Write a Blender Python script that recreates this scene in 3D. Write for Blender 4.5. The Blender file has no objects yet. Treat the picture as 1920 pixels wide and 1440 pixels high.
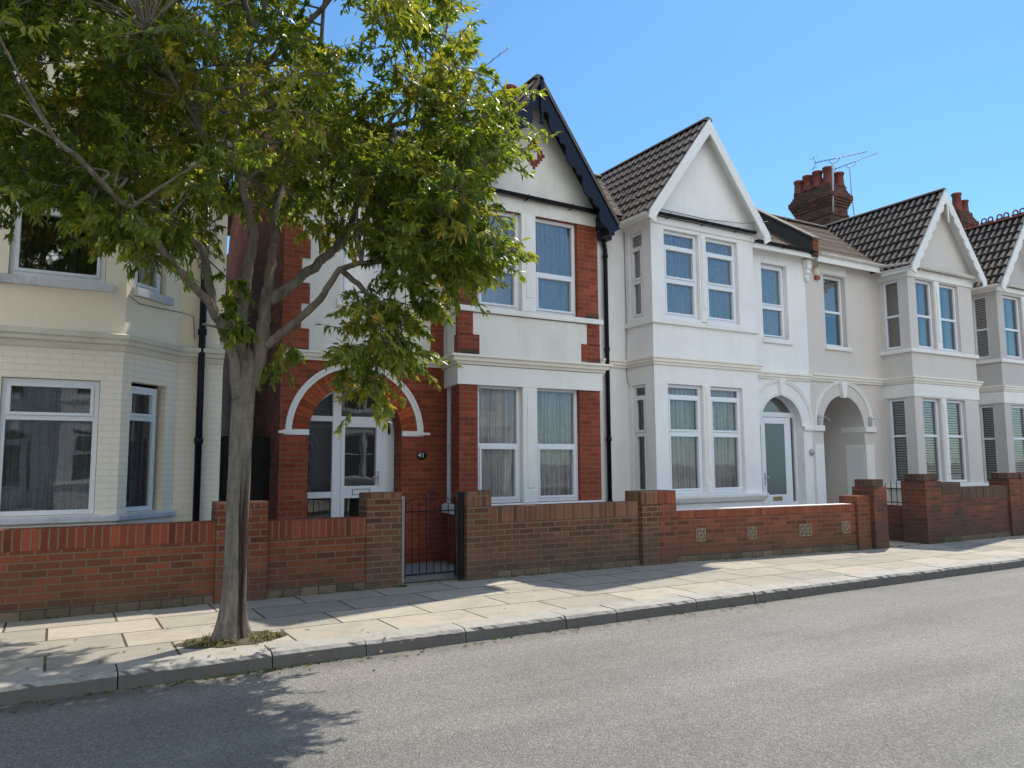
import bpy, bmesh, math, random
import numpy as np
from mathutils import Vector
random.seed(7); RN = np.random.RandomState(11)
PI = math.pi; R = math.radians
scene = bpy.context.scene
COL = scene.collection

# ------------------------------------------------------------------ objects
def tag(o, label=None, cat=None, group=None, kind=None):
    if label: o['label'] = label
    if cat: o['category'] = cat
    if group: o['group'] = group
    if kind: o['kind'] = kind
    return o
def empty(name, loc=(0, 0, 0), rz=0):
    o = bpy.data.objects.new(name, None); COL.objects.link(o)
    o.location = loc; o.rotation_euler = (0, 0, rz); o.empty_display_size = .2
    return o
def copy_tree(o, parent=None):
    c = o.copy(); COL.objects.link(c)
    if parent: c.parent = parent
    for ch in list(o.children): copy_tree(ch, c)
    return c

class MB:
    """collects faces, builds one mesh; box-projected UVs in metres"""
    def __init__(s, p0=(0, 0), d=(1, 0)):
        s.v = []; s.f = []; s.uv = {}; s.sm = set()
        s.frame(p0, d)
    def frame(s, p0, d):
        l = math.hypot(*d); s.p0 = p0; s.d = (d[0]/l, d[1]/l); s.n = (-s.d[1], s.d[0])   # n = inward
        return s
    def P(s, u, w, z):
        return (s.p0[0]+s.d[0]*u+s.n[0]*w, s.p0[1]+s.d[1]*u+s.n[1]*w, z)
    def poly(s, pts, uv=None, smooth=False):
        i = len(s.v); s.v += [tuple(p) for p in pts]; s.f.append(tuple(range(i, i+len(pts))))
        if uv: s.uv[len(s.f)-1] = uv
        if smooth: s.sm.add(len(s.f)-1)
    def box(s, u0, u1, w0, w1, z0, z1):
        P = s.P; i = len(s.v)
        s.v += [P(u0, w0, z0), P(u1, w0, z0), P(u1, w1, z0), P(u0, w1, z0), P(u0, w0, z1), P(u1, w0, z1), P(u1, w1, z1), P(u0, w1, z1)]
        for q in ((0, 1, 5, 4), (1, 2, 6, 5), (2, 3, 7, 6), (3, 0, 4, 7), (4, 5, 6, 7), (3, 2, 1, 0)): s.f.append(tuple(i+k for k in q))
        return s
    def prism(s, pts, w0, w1):
        """pts (u,z) outline ccw seen from outside (-n); extruded w0..w1"""
        a = [s.P(u, w0, z) for u, z in pts]; b = [s.P(u, w1, z) for u, z in pts]
        n = len(pts); i = len(s.v); s.v += a+b
        s.f.append(tuple(range(i, i+n))); s.f.append(tuple(range(i+2*n-1, i+n-1, -1)))
        for k in range(n):
            j = (k+1) % n; s.f.append((i+j, i+k, i+n+k, i+n+j))
        return s
    def strip(s, A, B, smooth=False, closed=False):
        n = len(A); i = len(s.v); s.v += [tuple(p) for p in A]+[tuple(p) for p in B]
        for k in range(n if closed else n-1):
            j = (k+1) % n; s.f.append((i+k, i+j, i+n+j, i+n+k))
            if smooth: s.sm.add(len(s.f)-1)
    def tube(s, pts, rad, seg=8, cap=True):
        pts = [Vector(p) for p in pts]
        if not hasattr(rad, '__len__'): rad = [rad]*len(pts)
        up = None; rings = []
        for k, p in enumerate(pts):
            t = (pts[min(k+1, len(pts)-1)]-pts[max(k-1, 0)]).normalized()
            if up is None:
                up = Vector((0, 0, 1)) if abs(t.z) < .9 else Vector((0, 1, 0))
            a = (up-t*up.dot(t)).normalized(); up = a; b = t.cross(a)
            rings.append([p+(a*math.cos(2*PI*q/seg)+b*math.sin(2*PI*q/seg))*rad[k] for q in range(seg)])
        i = len(s.v)
        for r in rings: s.v += [tuple(q) for q in r]
        for k in range(len(rings)-1):
            for q in range(seg):
                q2 = (q+1) % seg
                s.f.append((i+k*seg+q, i+k*seg+q2, i+(k+1)*seg+q2, i+(k+1)*seg+q)); s.sm.add(len(s.f)-1)
        if cap:
            s.f.append(tuple(i+q for q in reversed(range(seg)))); s.f.append(tuple(i+(len(rings)-1)*seg+q for q in range(seg)))
        return s
    def lathe(s, c, prof, seg=16):
        i = len(s.v)
        for r, z in prof:
            for q in range(seg): s.v.append((c[0]+r*math.cos(2*PI*q/seg), c[1]+r*math.sin(2*PI*q/seg), c[2]+z))
        for k in range(len(prof)-1):
            for q in range(seg):
                q2 = (q+1) % seg
                s.f.append((i+k*seg+q, i+k*seg+q2, i+(k+1)*seg+q2, i+(k+1)*seg+q)); s.sm.add(len(s.f)-1)
        return s
    def build(s, name, mat, parent=None, bevel=0):
        me = bpy.data.meshes.new(name); me.from_pydata(s.v, [], s.f)
        uvl = me.uv_layers.new(name='UVMap').data
        vs = s.v
        for p in me.polygons:
            o = s.uv.get(p.index)
            if o:
                for li, q in zip(p.loop_indices, o): uvl[li].uv = q
                continue
            n = p.normal
            if abs(n.z) > .97:
                for li, vi in zip(p.loop_indices, p.vertices): uvl[li].uv = (vs[vi][0], vs[vi][1])
            else:
                h = math.hypot(n.x, n.y); t = (-n.y/h, n.x/h); k = 1/max(h, .2)
                for li, vi in zip(p.loop_indices, p.vertices):
                    q = vs[vi]; uvl[li].uv = (q[0]*t[0]+q[1]*t[1], q[2]*k)
            if p.index in s.sm: p.use_smooth = True
        me.materials.append(mat)
        o = bpy.data.objects.new(name, me); COL.objects.link(o)
        if parent: o.parent = parent; o.location = -Vector(parent.get('wo', (0, 0, 0)))
        if bevel:
            m = o.modifiers.new('Bevel', 'BEVEL'); m.width = bevel; m.segments = 2; m.limit_method = 'ANGLE'; m.angle_limit = R(40)
        return o

# ------------------------------------------------------------------ materials
class NT:
    def __init__(s, name):
        s.m = bpy.data.materials.new(name); s.m.use_nodes = True; s.t = s.m.node_tree; s.t.nodes.clear()
        s.out = s.t.nodes.new('ShaderNodeOutputMaterial')
    def n(s, kind, **kw):
        nd = s.t.nodes.new('ShaderNode'+kind)
        for k, v in kw.items():
            if k in nd.inputs.keys() or isinstance(k, int): s.set(nd, k, v)
            else:
                try: setattr(nd, k, v)
                except Exception: s.set(nd, k.replace('_', ' '), v)
        return nd
    def set(s, nd, k, v):
        i = nd.inputs[k]
        if hasattr(v, 'outputs'): v = v.outputs[0]
        if isinstance(v, bpy.types.NodeSocket): s.t.links.new(v, i)
        else:
            if isinstance(v, tuple) and len(v) == 3 and i.type == 'RGBA': v = v+(1,)
            i.default_value = v
    def uv(s): return s.n('TexCoord').outputs['UV']
    def geo(s): return s.n('NewGeometry').outputs['Position']
    def objc(s): return s.n('TexCoord').outputs['Object']
    def noise(s, vec, scale, detail=4, rough=.55, dist=0):
        nd = s.n('TexNoise'); s.set(nd, 'Vector', vec); s.set(nd, 'Scale', scale); s.set(nd, 'Detail', detail); s.set(nd, 'Roughness', rough); s.set(nd, 'Distortion', dist)
        return nd.outputs['Fac']
    def ramp(s, fac, *st):
        nd = s.n('ValToRGB'); s.set(nd, 'Fac', fac); e = nd.color_ramp.elements
        while len(e) > 1: e.remove(e[-1])
        for i, (p, c) in enumerate(st):
            if i == 0: e[0].position = p; q = e[0]
            else: q = e.new(p)
            q.color = (c if len(c) == 4 else c+(1,)) if isinstance(c, tuple) else (c, c, c, 1)
        return nd.outputs['Color']
    def mix(s, f, a, b, mode='MIX'):
        nd = s.n('Mix'); nd.data_type = 'RGBA'; nd.blend_type = mode; nd.clamp_result = False
        for idx, v in ((0, f), (6, a), (7, b)):
            i = nd.inputs[idx]
            if isinstance(v, bpy.types.NodeSocket): s.t.links.new(v, i)
            else: i.default_value = v if idx == 0 else (v+(1,) if len(v) == 3 else v)
        return nd.outputs[2]
    def math(s, op, a, b=0, clamp=False):
        nd = s.n('Math'); nd.operation = op; nd.use_clamp = clamp
        for i, v in ((0, a), (1, b)):
            if isinstance(v, bpy.types.NodeSocket): s.t.links.new(v, nd.inputs[i])
            else: nd.inputs[i].default_value = v
        return nd.outputs[0]
    def scale(s, vec, sc):
        nd = s.n('Mapping'); s.set(nd, 'Vector', vec); nd.inputs['Scale'].default_value = sc; return nd.outputs[0]
    def bump(s, h, strength=.3, dist=.01, normal=None):
        nd = s.n('Bump'); s.set(nd, 'Height', h); s.set(nd, 'Strength', strength); s.set(nd, 'Distance', dist)
        if normal is not None: s.set(nd, 'Normal', normal)
        return nd.outputs[0]
    def bsdf(s, color, rough=.8, normal=None, **kw):
        nd = s.n('BsdfPrincipled'); s.set(nd, 'Base Color', color); s.set(nd, 'Roughness', rough)
        if normal is not None: s.set(nd, 'Normal', normal)
        for k, v in kw.items(): s.set(nd, k.replace('_', ' '), v)
        s.t.links.new(nd.outputs[0], s.out.inputs['Surface']); return s.m

def m_render(name, c, dirt=.35, rough=.85, tint=(.55, .5, .42), bumpy=.25):
    s = NT(name); g = s.geo()
    big = s.noise(g, 1.1, 5, .6); streak = s.noise(s.scale(g, (2.2, 2.2, .9)), 1.3, 6, .7); fine = s.noise(g, 60, 3)
    c2 = tuple(a*b for a, b in zip(c, tint))
    f = s.math('MULTIPLY', s.ramp(streak, (.45, 0.), (.8, 1.)), dirt)
    col = s.mix(f, c, c2)
    f2 = s.math('MULTIPLY', s.ramp(big, (.35, 0.), (.75, 1.)), dirt*.5)
    col = s.mix(f2, col, tuple(v*.8 for v in c))
    sp = s.ramp(s.noise(g, 14, 6, .7), (.66, 0.), (.74, 1.))
    col = s.mix(s.math('MULTIPLY', sp, dirt*.6), col, tuple(v*.5 for v in c2))
    h = s.math('ADD', s.math('MULTIPLY', fine, .4), s.noise(g, 9, 5, .6))
    return s.bsdf(col, rough, s.bump(h, bumpy, .012), Specular_IOR_Level=.3)

def m_brick(name, c1, c2, mortar, bw=.225, rh=.075, off=.5, ms=.009, dirt=.3, dirtc=(.05, .045, .035), bump=.5, painted=False, vary=.5, base=None, dk=.62):
    s = NT(name); uv = s.uv(); g = s.geo()
    wob = s.n('VectorMath'); wob.operation = 'ADD'
    nz = s.n('TexNoise'); s.set(nz, 'Vector', g); s.set(nz, 'Scale', 7.); s.set(nz, 'Detail', 3.)
    sc = s.n('VectorMath'); sc.operation = 'SCALE'; s.t.links.new(nz.outputs['Color'], sc.inputs[0]); sc.inputs['Scale'].default_value = .009
    s.t.links.new(uv, wob.inputs[0]); s.t.links.new(sc.outputs[0], wob.inputs[1])
    b = s.n('TexBrick'); b.offset = off
    s.set(b, 'Vector', wob.outputs[0]); s.set(b, 'Scale', 1.); s.set(b, 'Brick Width', bw); s.set(b, 'Row Height', rh); s.set(b, 'Mortar Size', ms); s.set(b, 'Mortar Smooth', .25); s.set(b, 'Bias', 0.)
    s.set(b, 'Color1', (0., 0., 0.)); s.set(b, 'Color2', (1., 1., 1.)); s.set(b, 'Mortar', (.5, .5, .5))
    fac = b.outputs['Fac']
    rnd = b.outputs['Color']
    n1 = s.noise(g, 1.3, 5, .65); n2 = s.noise(g, 45, 4, .7); n3 = s.noise(g, 5, 5, .7)
    if painted:
        col = s.mix(s.math('MULTIPLY', n3, .3), c1, c2)
        col = s.mix(s.math('MULTIPLY', fac, .15), col, mortar)
        crk = s.ramp(s.noise(s.scale(g, (6, 6, 30)), 2.2, 5, .7), (.62, 0.), (.72, 1.))
        col = s.mix(s.math('MULTIPLY', crk, s.math('MULTIPLY', fac, .6)), col, (.12, .1, .07))
    else:
        col = s.ramp(rnd, (0., tuple(v*dk+.004 for v in c2)), (.16, c2), (.75, c1), (1., tuple(min(1, v*1.35) for v in c1)))
        col = s.mix(s.math('MULTIPLY', s.ramp(n2, (.35, 0.), (.7, 1.)), vary), col, tuple(v*.4 for v in c1))
        col = s.mix(s.math('MULTIPLY', s.ramp(n3, (.5, 0.), (.8, 1.)), .5), col, tuple(min(1, v*1.5) for v in c2))
        col = s.mix(fac, col, s.mix(n3, mortar, tuple(v*.6 for v in mortar)))
    col = s.mix(s.math('MULTIPLY', s.ramp(n1, (.42, 0.), (.72, 1.)), dirt), col, dirtc)
    if base is not None:
        z = s.n('SeparateXYZ'); s.t.links.new(g, z.inputs[0])
        f = s.n('MapRange'); s.t.links.new(z.outputs[2], f.inputs[0]); f.inputs[1].default_value = base[0]; f.inputs[2].default_value = base[1]+.35; f.inputs[3].default_value = .95; f.inputs[4].default_value = 0
        ff = s.math('MULTIPLY', f.outputs[0], s.ramp(s.noise(g, 3, 5, .7), (.3, .3), (.7, 1.)))
        col = s.mix(ff, col, base[2])
    h = s.math('SUBTRACT', s.math('ADD', s.math('MULTIPLY', n2, .35), s.math('MULTIPLY', rnd, .15)), fac)
    return s.bsdf(col, .85, s.bump(h, bump, .012), Specular_IOR_Level=.25)

def m_paint(name, c, rough=.35, dirt=.1):
    s = NT(name); g = s.geo()
    f = s.math('MULTIPLY', s.ramp(s.noise(g, 4, 6, .7), (.45, 0.), (.75, 1.)), dirt)
    col = s.mix(f, c, tuple(v*.4 for v in c))
    return s.bsdf(col, rough, s.bump(s.noise(g, 30, 3), .04, .005), Specular_IOR_Level=.25 if max(c) < .05 else .5)

def m_glass(name, tint=(.97, .975, .975), ior=1.85, wav=.03, rough=0.):
    s = NT(name)
    fr = s.n('Fresnel'); s.set(fr, 'IOR', ior)
    bp = s.bump(s.noise(s.geo(), 1.6, 2), wav, .05)
    gl = s.n('BsdfGlossy'); s.set(gl, 'Color', (1., 1., 1.)); s.set(gl, 'Roughness', rough); s.set(gl, 'Normal', bp)
    s.set(fr, 'Normal', bp)
    tr = s.n('BsdfTransparent'); s.set(tr, 'Color', tint)
    mx = s.n('MixShader'); s.set(mx, 0, fr.outputs[0]); s.set(mx, 1, tr.outputs[0]); s.set(mx, 2, gl.outputs[0])
    s.t.links.new(mx.outputs[0], s.out.inputs['Surface']); return s.m

def m_net(name, dens=.62, c=(.8, .82, .84), lo=.5):
    s = NT(name); uv = s.uv(); g = s.geo()
    v = s.n('TexVoronoi'); s.set(v, 'Vector', s.scale(uv, (1, 1, 1))); s.set(v, 'Scale', 14.); v.feature = 'F1'
    lace = s.ramp(v.outputs['Distance'], (.2, 1.), (.4, .1), (.5, .9)); st = s.ramp(s.noise(s.scale(uv, (60, .6, 1)), 1., 2), (.36, lo), (.55, 1.)); c = s.mix(1., tuple(c), st, 'MULTIPLY'); c = s.mix(s.math('MULTIPLY', lace, .35), c, (.35, .38, .4))
    band = s.ramp(s.noise(s.scale(uv, (1, .25, 1)), 5, 3), (.4, 0.), (.6, 1.))
    f = s.math('ADD', s.math('MULTIPLY', s.math('MULTIPLY', lace, band), .3), dens, clamp=True)
    d = s.n('BsdfDiffuse'); s.set(d, 'Color', c); t = s.n('BsdfTranslucent'); s.set(t, 'Color', c)
    m0 = s.n('MixShader'); s.set(m0, 0, .12); s.set(m0, 1, d.outputs[0]); s.set(m0, 2, t.outputs[0])
    tr = s.n('BsdfTransparent'); mx = s.n('MixShader'); s.set(mx, 0, f); s.set(mx, 1, tr.outputs[0]); s.set(mx, 2, m0.outputs[0])
    s.t.links.new(mx.outputs[0], s.out.inputs['Surface']); return s.m

def m_tile(name, c1, c2, bw, rh, moss=.3, crest=False):
    s = NT(name); uv = s.uv(); g = s.geo()
    b = s.n('TexBrick'); b.offset = 0. if bw > .2 else .5
    s.set(b, 'Vector', uv); s.set(b, 'Scale', 1.); s.set(b, 'Brick Width', bw); s.set(b, 'Row Height', rh); s.set(b, 'Mortar Size', .004 if bw > .2 else .006); s.set(b, 'Color1', (0., 0., 0.)); s.set(b, 'Color2', (1., 1., 1.)); s.set(b, 'Mortar', (0., 0., 0.))
    n = s.noise(g, 8, 6, .7); n2 = s.noise(g, 70, 4, .7)
    col = s.mix(b.outputs['Color'], c1, c2)
    col = s.mix(s.math('MULTIPLY', s.ramp(n, (.5, 0.), (.7, 1.)), moss), col, (.22, .2, .15))
    col = s.mix(s.math('MULTIPLY', n2, .5), col, tuple(v*.5 for v in c1))
    col = s.mix(b.outputs['Fac'], col, (.02, .018, .015))
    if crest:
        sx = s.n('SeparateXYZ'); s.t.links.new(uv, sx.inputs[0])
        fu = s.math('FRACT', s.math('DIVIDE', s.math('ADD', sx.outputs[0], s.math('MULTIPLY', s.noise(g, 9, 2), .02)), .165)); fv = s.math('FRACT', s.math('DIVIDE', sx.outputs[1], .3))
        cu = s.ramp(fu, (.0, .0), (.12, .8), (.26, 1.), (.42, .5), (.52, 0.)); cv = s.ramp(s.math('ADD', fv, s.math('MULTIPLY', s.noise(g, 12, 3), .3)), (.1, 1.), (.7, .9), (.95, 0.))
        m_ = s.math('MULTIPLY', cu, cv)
        col = s.mix(s.math('SUBTRACT', 1., m_), col, (.02, .016, .014)); col = s.mix(s.math('MULTIPLY', m_, s.ramp(n, (.3, .35), (.7, .95))), col, (.42, .33, .25))  # pale sunlit roll crests and dark shaded pans painted into the tile colour
    return s.bsdf(col, .8, s.bump(n2, .5, .006), Specular_IOR_Level=.35)

M = {}
M['white_render'] = m_render('white_render', (.88, .87, .845), .22)
M['old_render'] = m_render('aged_white_render', (.82, .8, .73), .45)
M['beige_render'] = m_render('beige_render', (.68, .63, .575), .12)
M['grey_render'] = m_render('grey_render', (.57, .535, .5), .15)
M['cream_render'] = m_render('cream_render', (.98, .85, .66), .1, bumpy=.35)
M['cream_brick'] = m_brick('painted_cream_brick', (.98, .87, .7), (.94, .83, .66), (.6, .53, .4), painted=True, bump=.6, dirt=.05, dirtc=(.5, .43, .3))
M['white_trim'] = m_render('white_painted_moulding', (.87, .86, .81), .22, .6, bumpy=.08)
M['cornice_paint'] = m_render('cornice_paint', (.89, .835, .73), .2, .6, bumpy=.08)
M['cream_trim'] = m_render('cream_painted_moulding', (.78, .72, .58), .45, .6, bumpy=.15)
M['chipped_sill'] = m_render('chipped_white_sill', (.72, .72, .73), .9, .7, tint=(.25, .25, .27), bumpy=.5)
M['red_brick'] = m_brick('red_brick', (.33, .072, .034), (.26, .054, .026), (.27, .17, .115), dk=.85, ms=.007, dirt=.3, dirtc=(.09, .022, .012), vary=.35)
M['red_arch'] = m_brick('red_arch_brick', (.46, .1, .036), (.34, .07, .028), (.1, .05, .035), bw=.075, rh=.3, off=0, ms=.005, dirt=.2, vary=.3)
M['side_brick'] = m_brick('side_wall_brick', (.26, .075, .035), (.19, .06, .035), (.15, .11, .08), dirt=.5)
M['garden_red'] = m_brick('garden_red_brick', (.29, .07, .033), (.16, .045, .026), (.24, .18, .115), dirt=.3, dirtc=(.1, .055, .03), base=(.15, .5, (.1, .075, .045)))
M['garden_red_soldier'] = m_brick('garden_red_soldier_brick', (.3, .07, .033), (.19, .05, .028), (.25, .18, .12), bw=.078, rh=.6, off=0, dirt=.2, dirtc=(.12, .055, .03))
M['garden_brown'] = m_brick('garden_brown_brick', (.235, .09, .048), (.14, .058, .035), (.3, .22, .14), dirt=.3, dirtc=(.08, .055, .035), base=(.15, .6, (.11, .09, .06)))
M['garden_brown_soldier'] = m_brick('garden_brown_soldier_brick', (.27, .12, .065), (.19, .08, .045), (.28, .2, .13), bw=.078, rh=.6, off=0, dirt=.3)
M['garden_orange'] = m_brick('garden_orange_brick', (.27, .078, .042), (.17, .054, .033), (.24, .15, .1), dirt=.4, dirtc=(.16, .06, .035), base=(.15, .35, (.1, .08, .05)))
M['garden_orange_soldier'] = m_brick('garden_orange_soldier_brick', (.34, .085, .04), (.26, .07, .04), (.24, .12, .075), bw=.075, rh=.6, off=0, dirt=.2)
M['garden_dark'] = m_brick('garden_sooty_brick', (.26, .07, .035), (.16, .06, .035), (.18, .14, .1), dirt=.85, dirtc=(.055, .045, .038), base=(.15, .5, (.06, .05, .04)))
M['garden_dark_soldier'] = m_brick('garden_sooty_soldier', (.15, .075, .045), (.1, .06, .042), (.2, .16, .12), bw=.08, rh=.6, off=0, dirt=.5)
M['plinth'] = m_brick('weathered_base_course', (.21, .155, .1), (.15, .115, .075), (.07, .06, .04), rh=.11, bw=.21, dirt=.55, dirtc=(.06, .06, .035), bump=.9, ms=.006)
M['chimney_brick'] = m_brick('chimney_brick', (.2, .07, .038), (.09, .045, .03), (.14, .11, .08), dirt=.6, dirtc=(.045, .04, .035))
M['terracotta'] = m_paint('terracotta', (.21, .05, .03), .7, .7)
M['pvc'] = m_paint('white_pvc', (.8, .82, .84), .3, .06)
M['gutter_white'] = m_paint('white_gutter', (.72, .69, .62), .4, .4)
M['black'] = m_paint('black_plastic', (.006, .007, .012), .35, .1)
M['navy'] = m_paint('navy_gloss_paint', (.007, .014, .03), .45, .3)
M['iron'] = m_paint('black_iron', (.012, .012, .014), .5, .3)
M['steel'] = m_paint('grey_metal', (.12, .125, .135), .4, .3)
M['galv'] = m_paint('pale_metal', (.45, .46, .48), .5, .2)
M['lead'] = m_paint('lead_flashing', (.17, .18, .2), .6, .5)
M['sooty'] = m_render('sooty_cement', (.075, .068, .06), .6, .9)
M['dark_wood'] = m_paint('dark_fence_board', (.016, .014, .014), .6, .3)
M['glass'] = m_glass('window_glass')
M['glass_upper'] = m_glass('upper_window_glass', ior=2.7)
M['net'] = m_net('net_curtain', .9, (1., 1., 1.))
M['net2'] = m_net('fine_net_curtain', .97, (.93, .97, 1.), .78)
M['blind'] = m_paint('white_blind', (.86, .87, .84), .5, .05)
M['frost'] = m_paint('frosted_dark_panel', (.15, .175, .165), .25, .15)
M['pale_blind'] = m_paint('pale_roller_blind', (.5, .54, .5), .5, .1)
M['sheer'] = m_net('grey_sheer_and_reflection_curtain', .72, (.3, .34, .32))
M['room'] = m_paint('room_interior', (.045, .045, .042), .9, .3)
M['clutter'] = m_brick('window_clutter', (.3, .25, .18), (.05, .05, .05), (.02, .02, .02), bw=.13, rh=.09, dirt=.5)
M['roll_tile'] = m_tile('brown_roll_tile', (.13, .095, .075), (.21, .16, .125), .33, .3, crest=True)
M['plain_tile'] = m_tile('plain_clay_tile', (.12, .085, .06), (.2, .15, .11), .165, .1)
M['ridge'] = m_paint('ridge_tile', (.13, .105, .085), .8, .4)
M['red_ridge'] = m_paint('red_ridge_tile', (.2, .05, .03), .8, .5)
M['brass'] = m_paint('brass', (.3, .22, .08), .35, .3)
M['concrete'] = m_render('garden_concrete', (.3, .29, .27), .5, .9)
M['sign'] = m_paint('slate_sign', (.01, .014, .018), .3, .1)
M['sign_white'] = m_paint('sign_lettering', (.75, .78, .78), .5, 0)
M['alarm'] = m_paint('alarm_case', (.75, .68, .5), .4, .1)
M['alarm_red'] = m_paint('alarm_lens', (.35, .06, .03), .3, .1)
M['vent'] = m_render('pierced_vent_block', (.3, .235, .165), .3)
M['hole_shade'] = m_paint('vent_shadow', (.012, .01, .009), .9, 0)
M['interior_wall'] = m_render('porch_interior', (.4, .37, .34), .1)

# ------------------------------------------------------------------ walls
ZG = .15
def wall(mb, p0, p1, z0, z1, holes=(), depth=.12):
    L = math.hypot(p1[0]-p0[0], p1[1]-p0[1]); mb.frame(p0, (p1[0]-p0[0], p1[1]-p0[1]))
    H = []
    for h in holes:
        if h[0] == 'r': H.append(h[1:5])
        else: uc, r, zs, zb = h[1:5]; H.append((uc-r, uc+r, zb, zs+r))
    us = sorted({0, L}|{h[0] for h in H}|{h[1] for h in H}); zs_ = sorted({z0, z1}|{h[2] for h in H}|{h[3] for h in H})
    us = [u for u in us if 0 <= u <= L]; zs_ = [z for z in zs_ if z0 <= z <= z1]
    for a, b in zip(us, us[1:]):
        for c, d in zip(zs_, zs_[1:]):
            mu, mz = (a+b)/2, (c+d)/2
            if any(h[0] < mu < h[1] and h[2] < mz < h[3] for h in H): continue
            mb.poly([mb.P(a, 0, c), mb.P(b, 0, c), mb.P(b, 0, d), mb.P(a, 0, d)])
    for h in holes:
        if h[0] == 'r':
            _, a, b, c, d = h[:5]; dp = h[5] if len(h) > 5 else depth
            P = mb.P
            for q in (((a, c), (a, d)), ((a, d), (b, d)), ((b, d), (b, c)), ((b, c), (a, c))):
                (u0, y0), (u1, y1) = q
                if c <= z0 and y0 == c and y1 == c: continue
                mb.poly([P(u0, 0, y0), P(u1, 0, y1), P(u1, dp, y1), P(u0, dp, y0)])
        else:
            _, uc, r, zs, zb = h[:5]; dp = h[5] if len(h) > 5 else depth; P = mb.P; N = 24
            arc = [(uc-r*math.cos(PI*k/N), zs+r*math.sin(PI*k/N)) for k in range(N+1)]
            zt = zs+r
            for (a, za), (b, zb2) in zip(arc, arc[1:]):
                if zt-min(za, zb2) > 1e-6: mb.poly([P(a, 0, za), P(b, 0, zb2), P(b, 0, zt), P(a, 0, zt)])
            pts = [(uc-r, zb)]+arc+[(uc+r, zb)]
            mb.strip([P(u, 0, z) for u, z in pts], [P(u, dp, z) for u, z in pts])
    return mb

def moulding(name, path, prof, mat, parent, bevel=0, ends=True):
    """sweep profile [(out,z)] along plan path with mitred corners"""
    n = len(path); mb = MB(); nor = []
    for k in range(n-1):
        dx, dy = path[k+1][0]-path[k][0], path[k+1][1]-path[k][1]; l = math.hypot(dx, dy); nor.append((dy/l, -dx/l))
    def off(k, o):
        if k == 0: m = nor[0]; s = 1
        elif k == n-1: m = nor[-1]; s = 1
        else:
            m = (nor[k-1][0]+nor[k][0], nor[k-1][1]+nor[k][1]); l = math.hypot(*m); m = (m[0]/l, m[1]/l); s = 1/max(.3, m[0]*nor[k][0]+m[1]*nor[k][1])
        return (path[k][0]+m[0]*o*s, path[k][1]+m[1]*o*s)
    rows = [[off(k, o)+(z,) for k in range(n)] for o, z in prof]
    for a, b in zip(rows, rows[1:]): mb.strip(a, b)
    if ends:
        mb.poly([r[0] for r in rows]); mb.poly([r[-1] for r in reversed(rows)])
    return mb.build(name, mat, parent, bevel)
def corn(z0, z1, o):
    h = z1-z0
    return [(0, z0), (o*.35, z0), (o*.4, z0+h*.25), (o*.7, z0+h*.32), (o*.75, z0+h*.62), (o, z0+h*.7), (o, z0+h*.92), (0, z1)]
def band(z0, z1, o): return [(0, z0), (o, z0), (o, z1-.01), (0, z1)]

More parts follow.
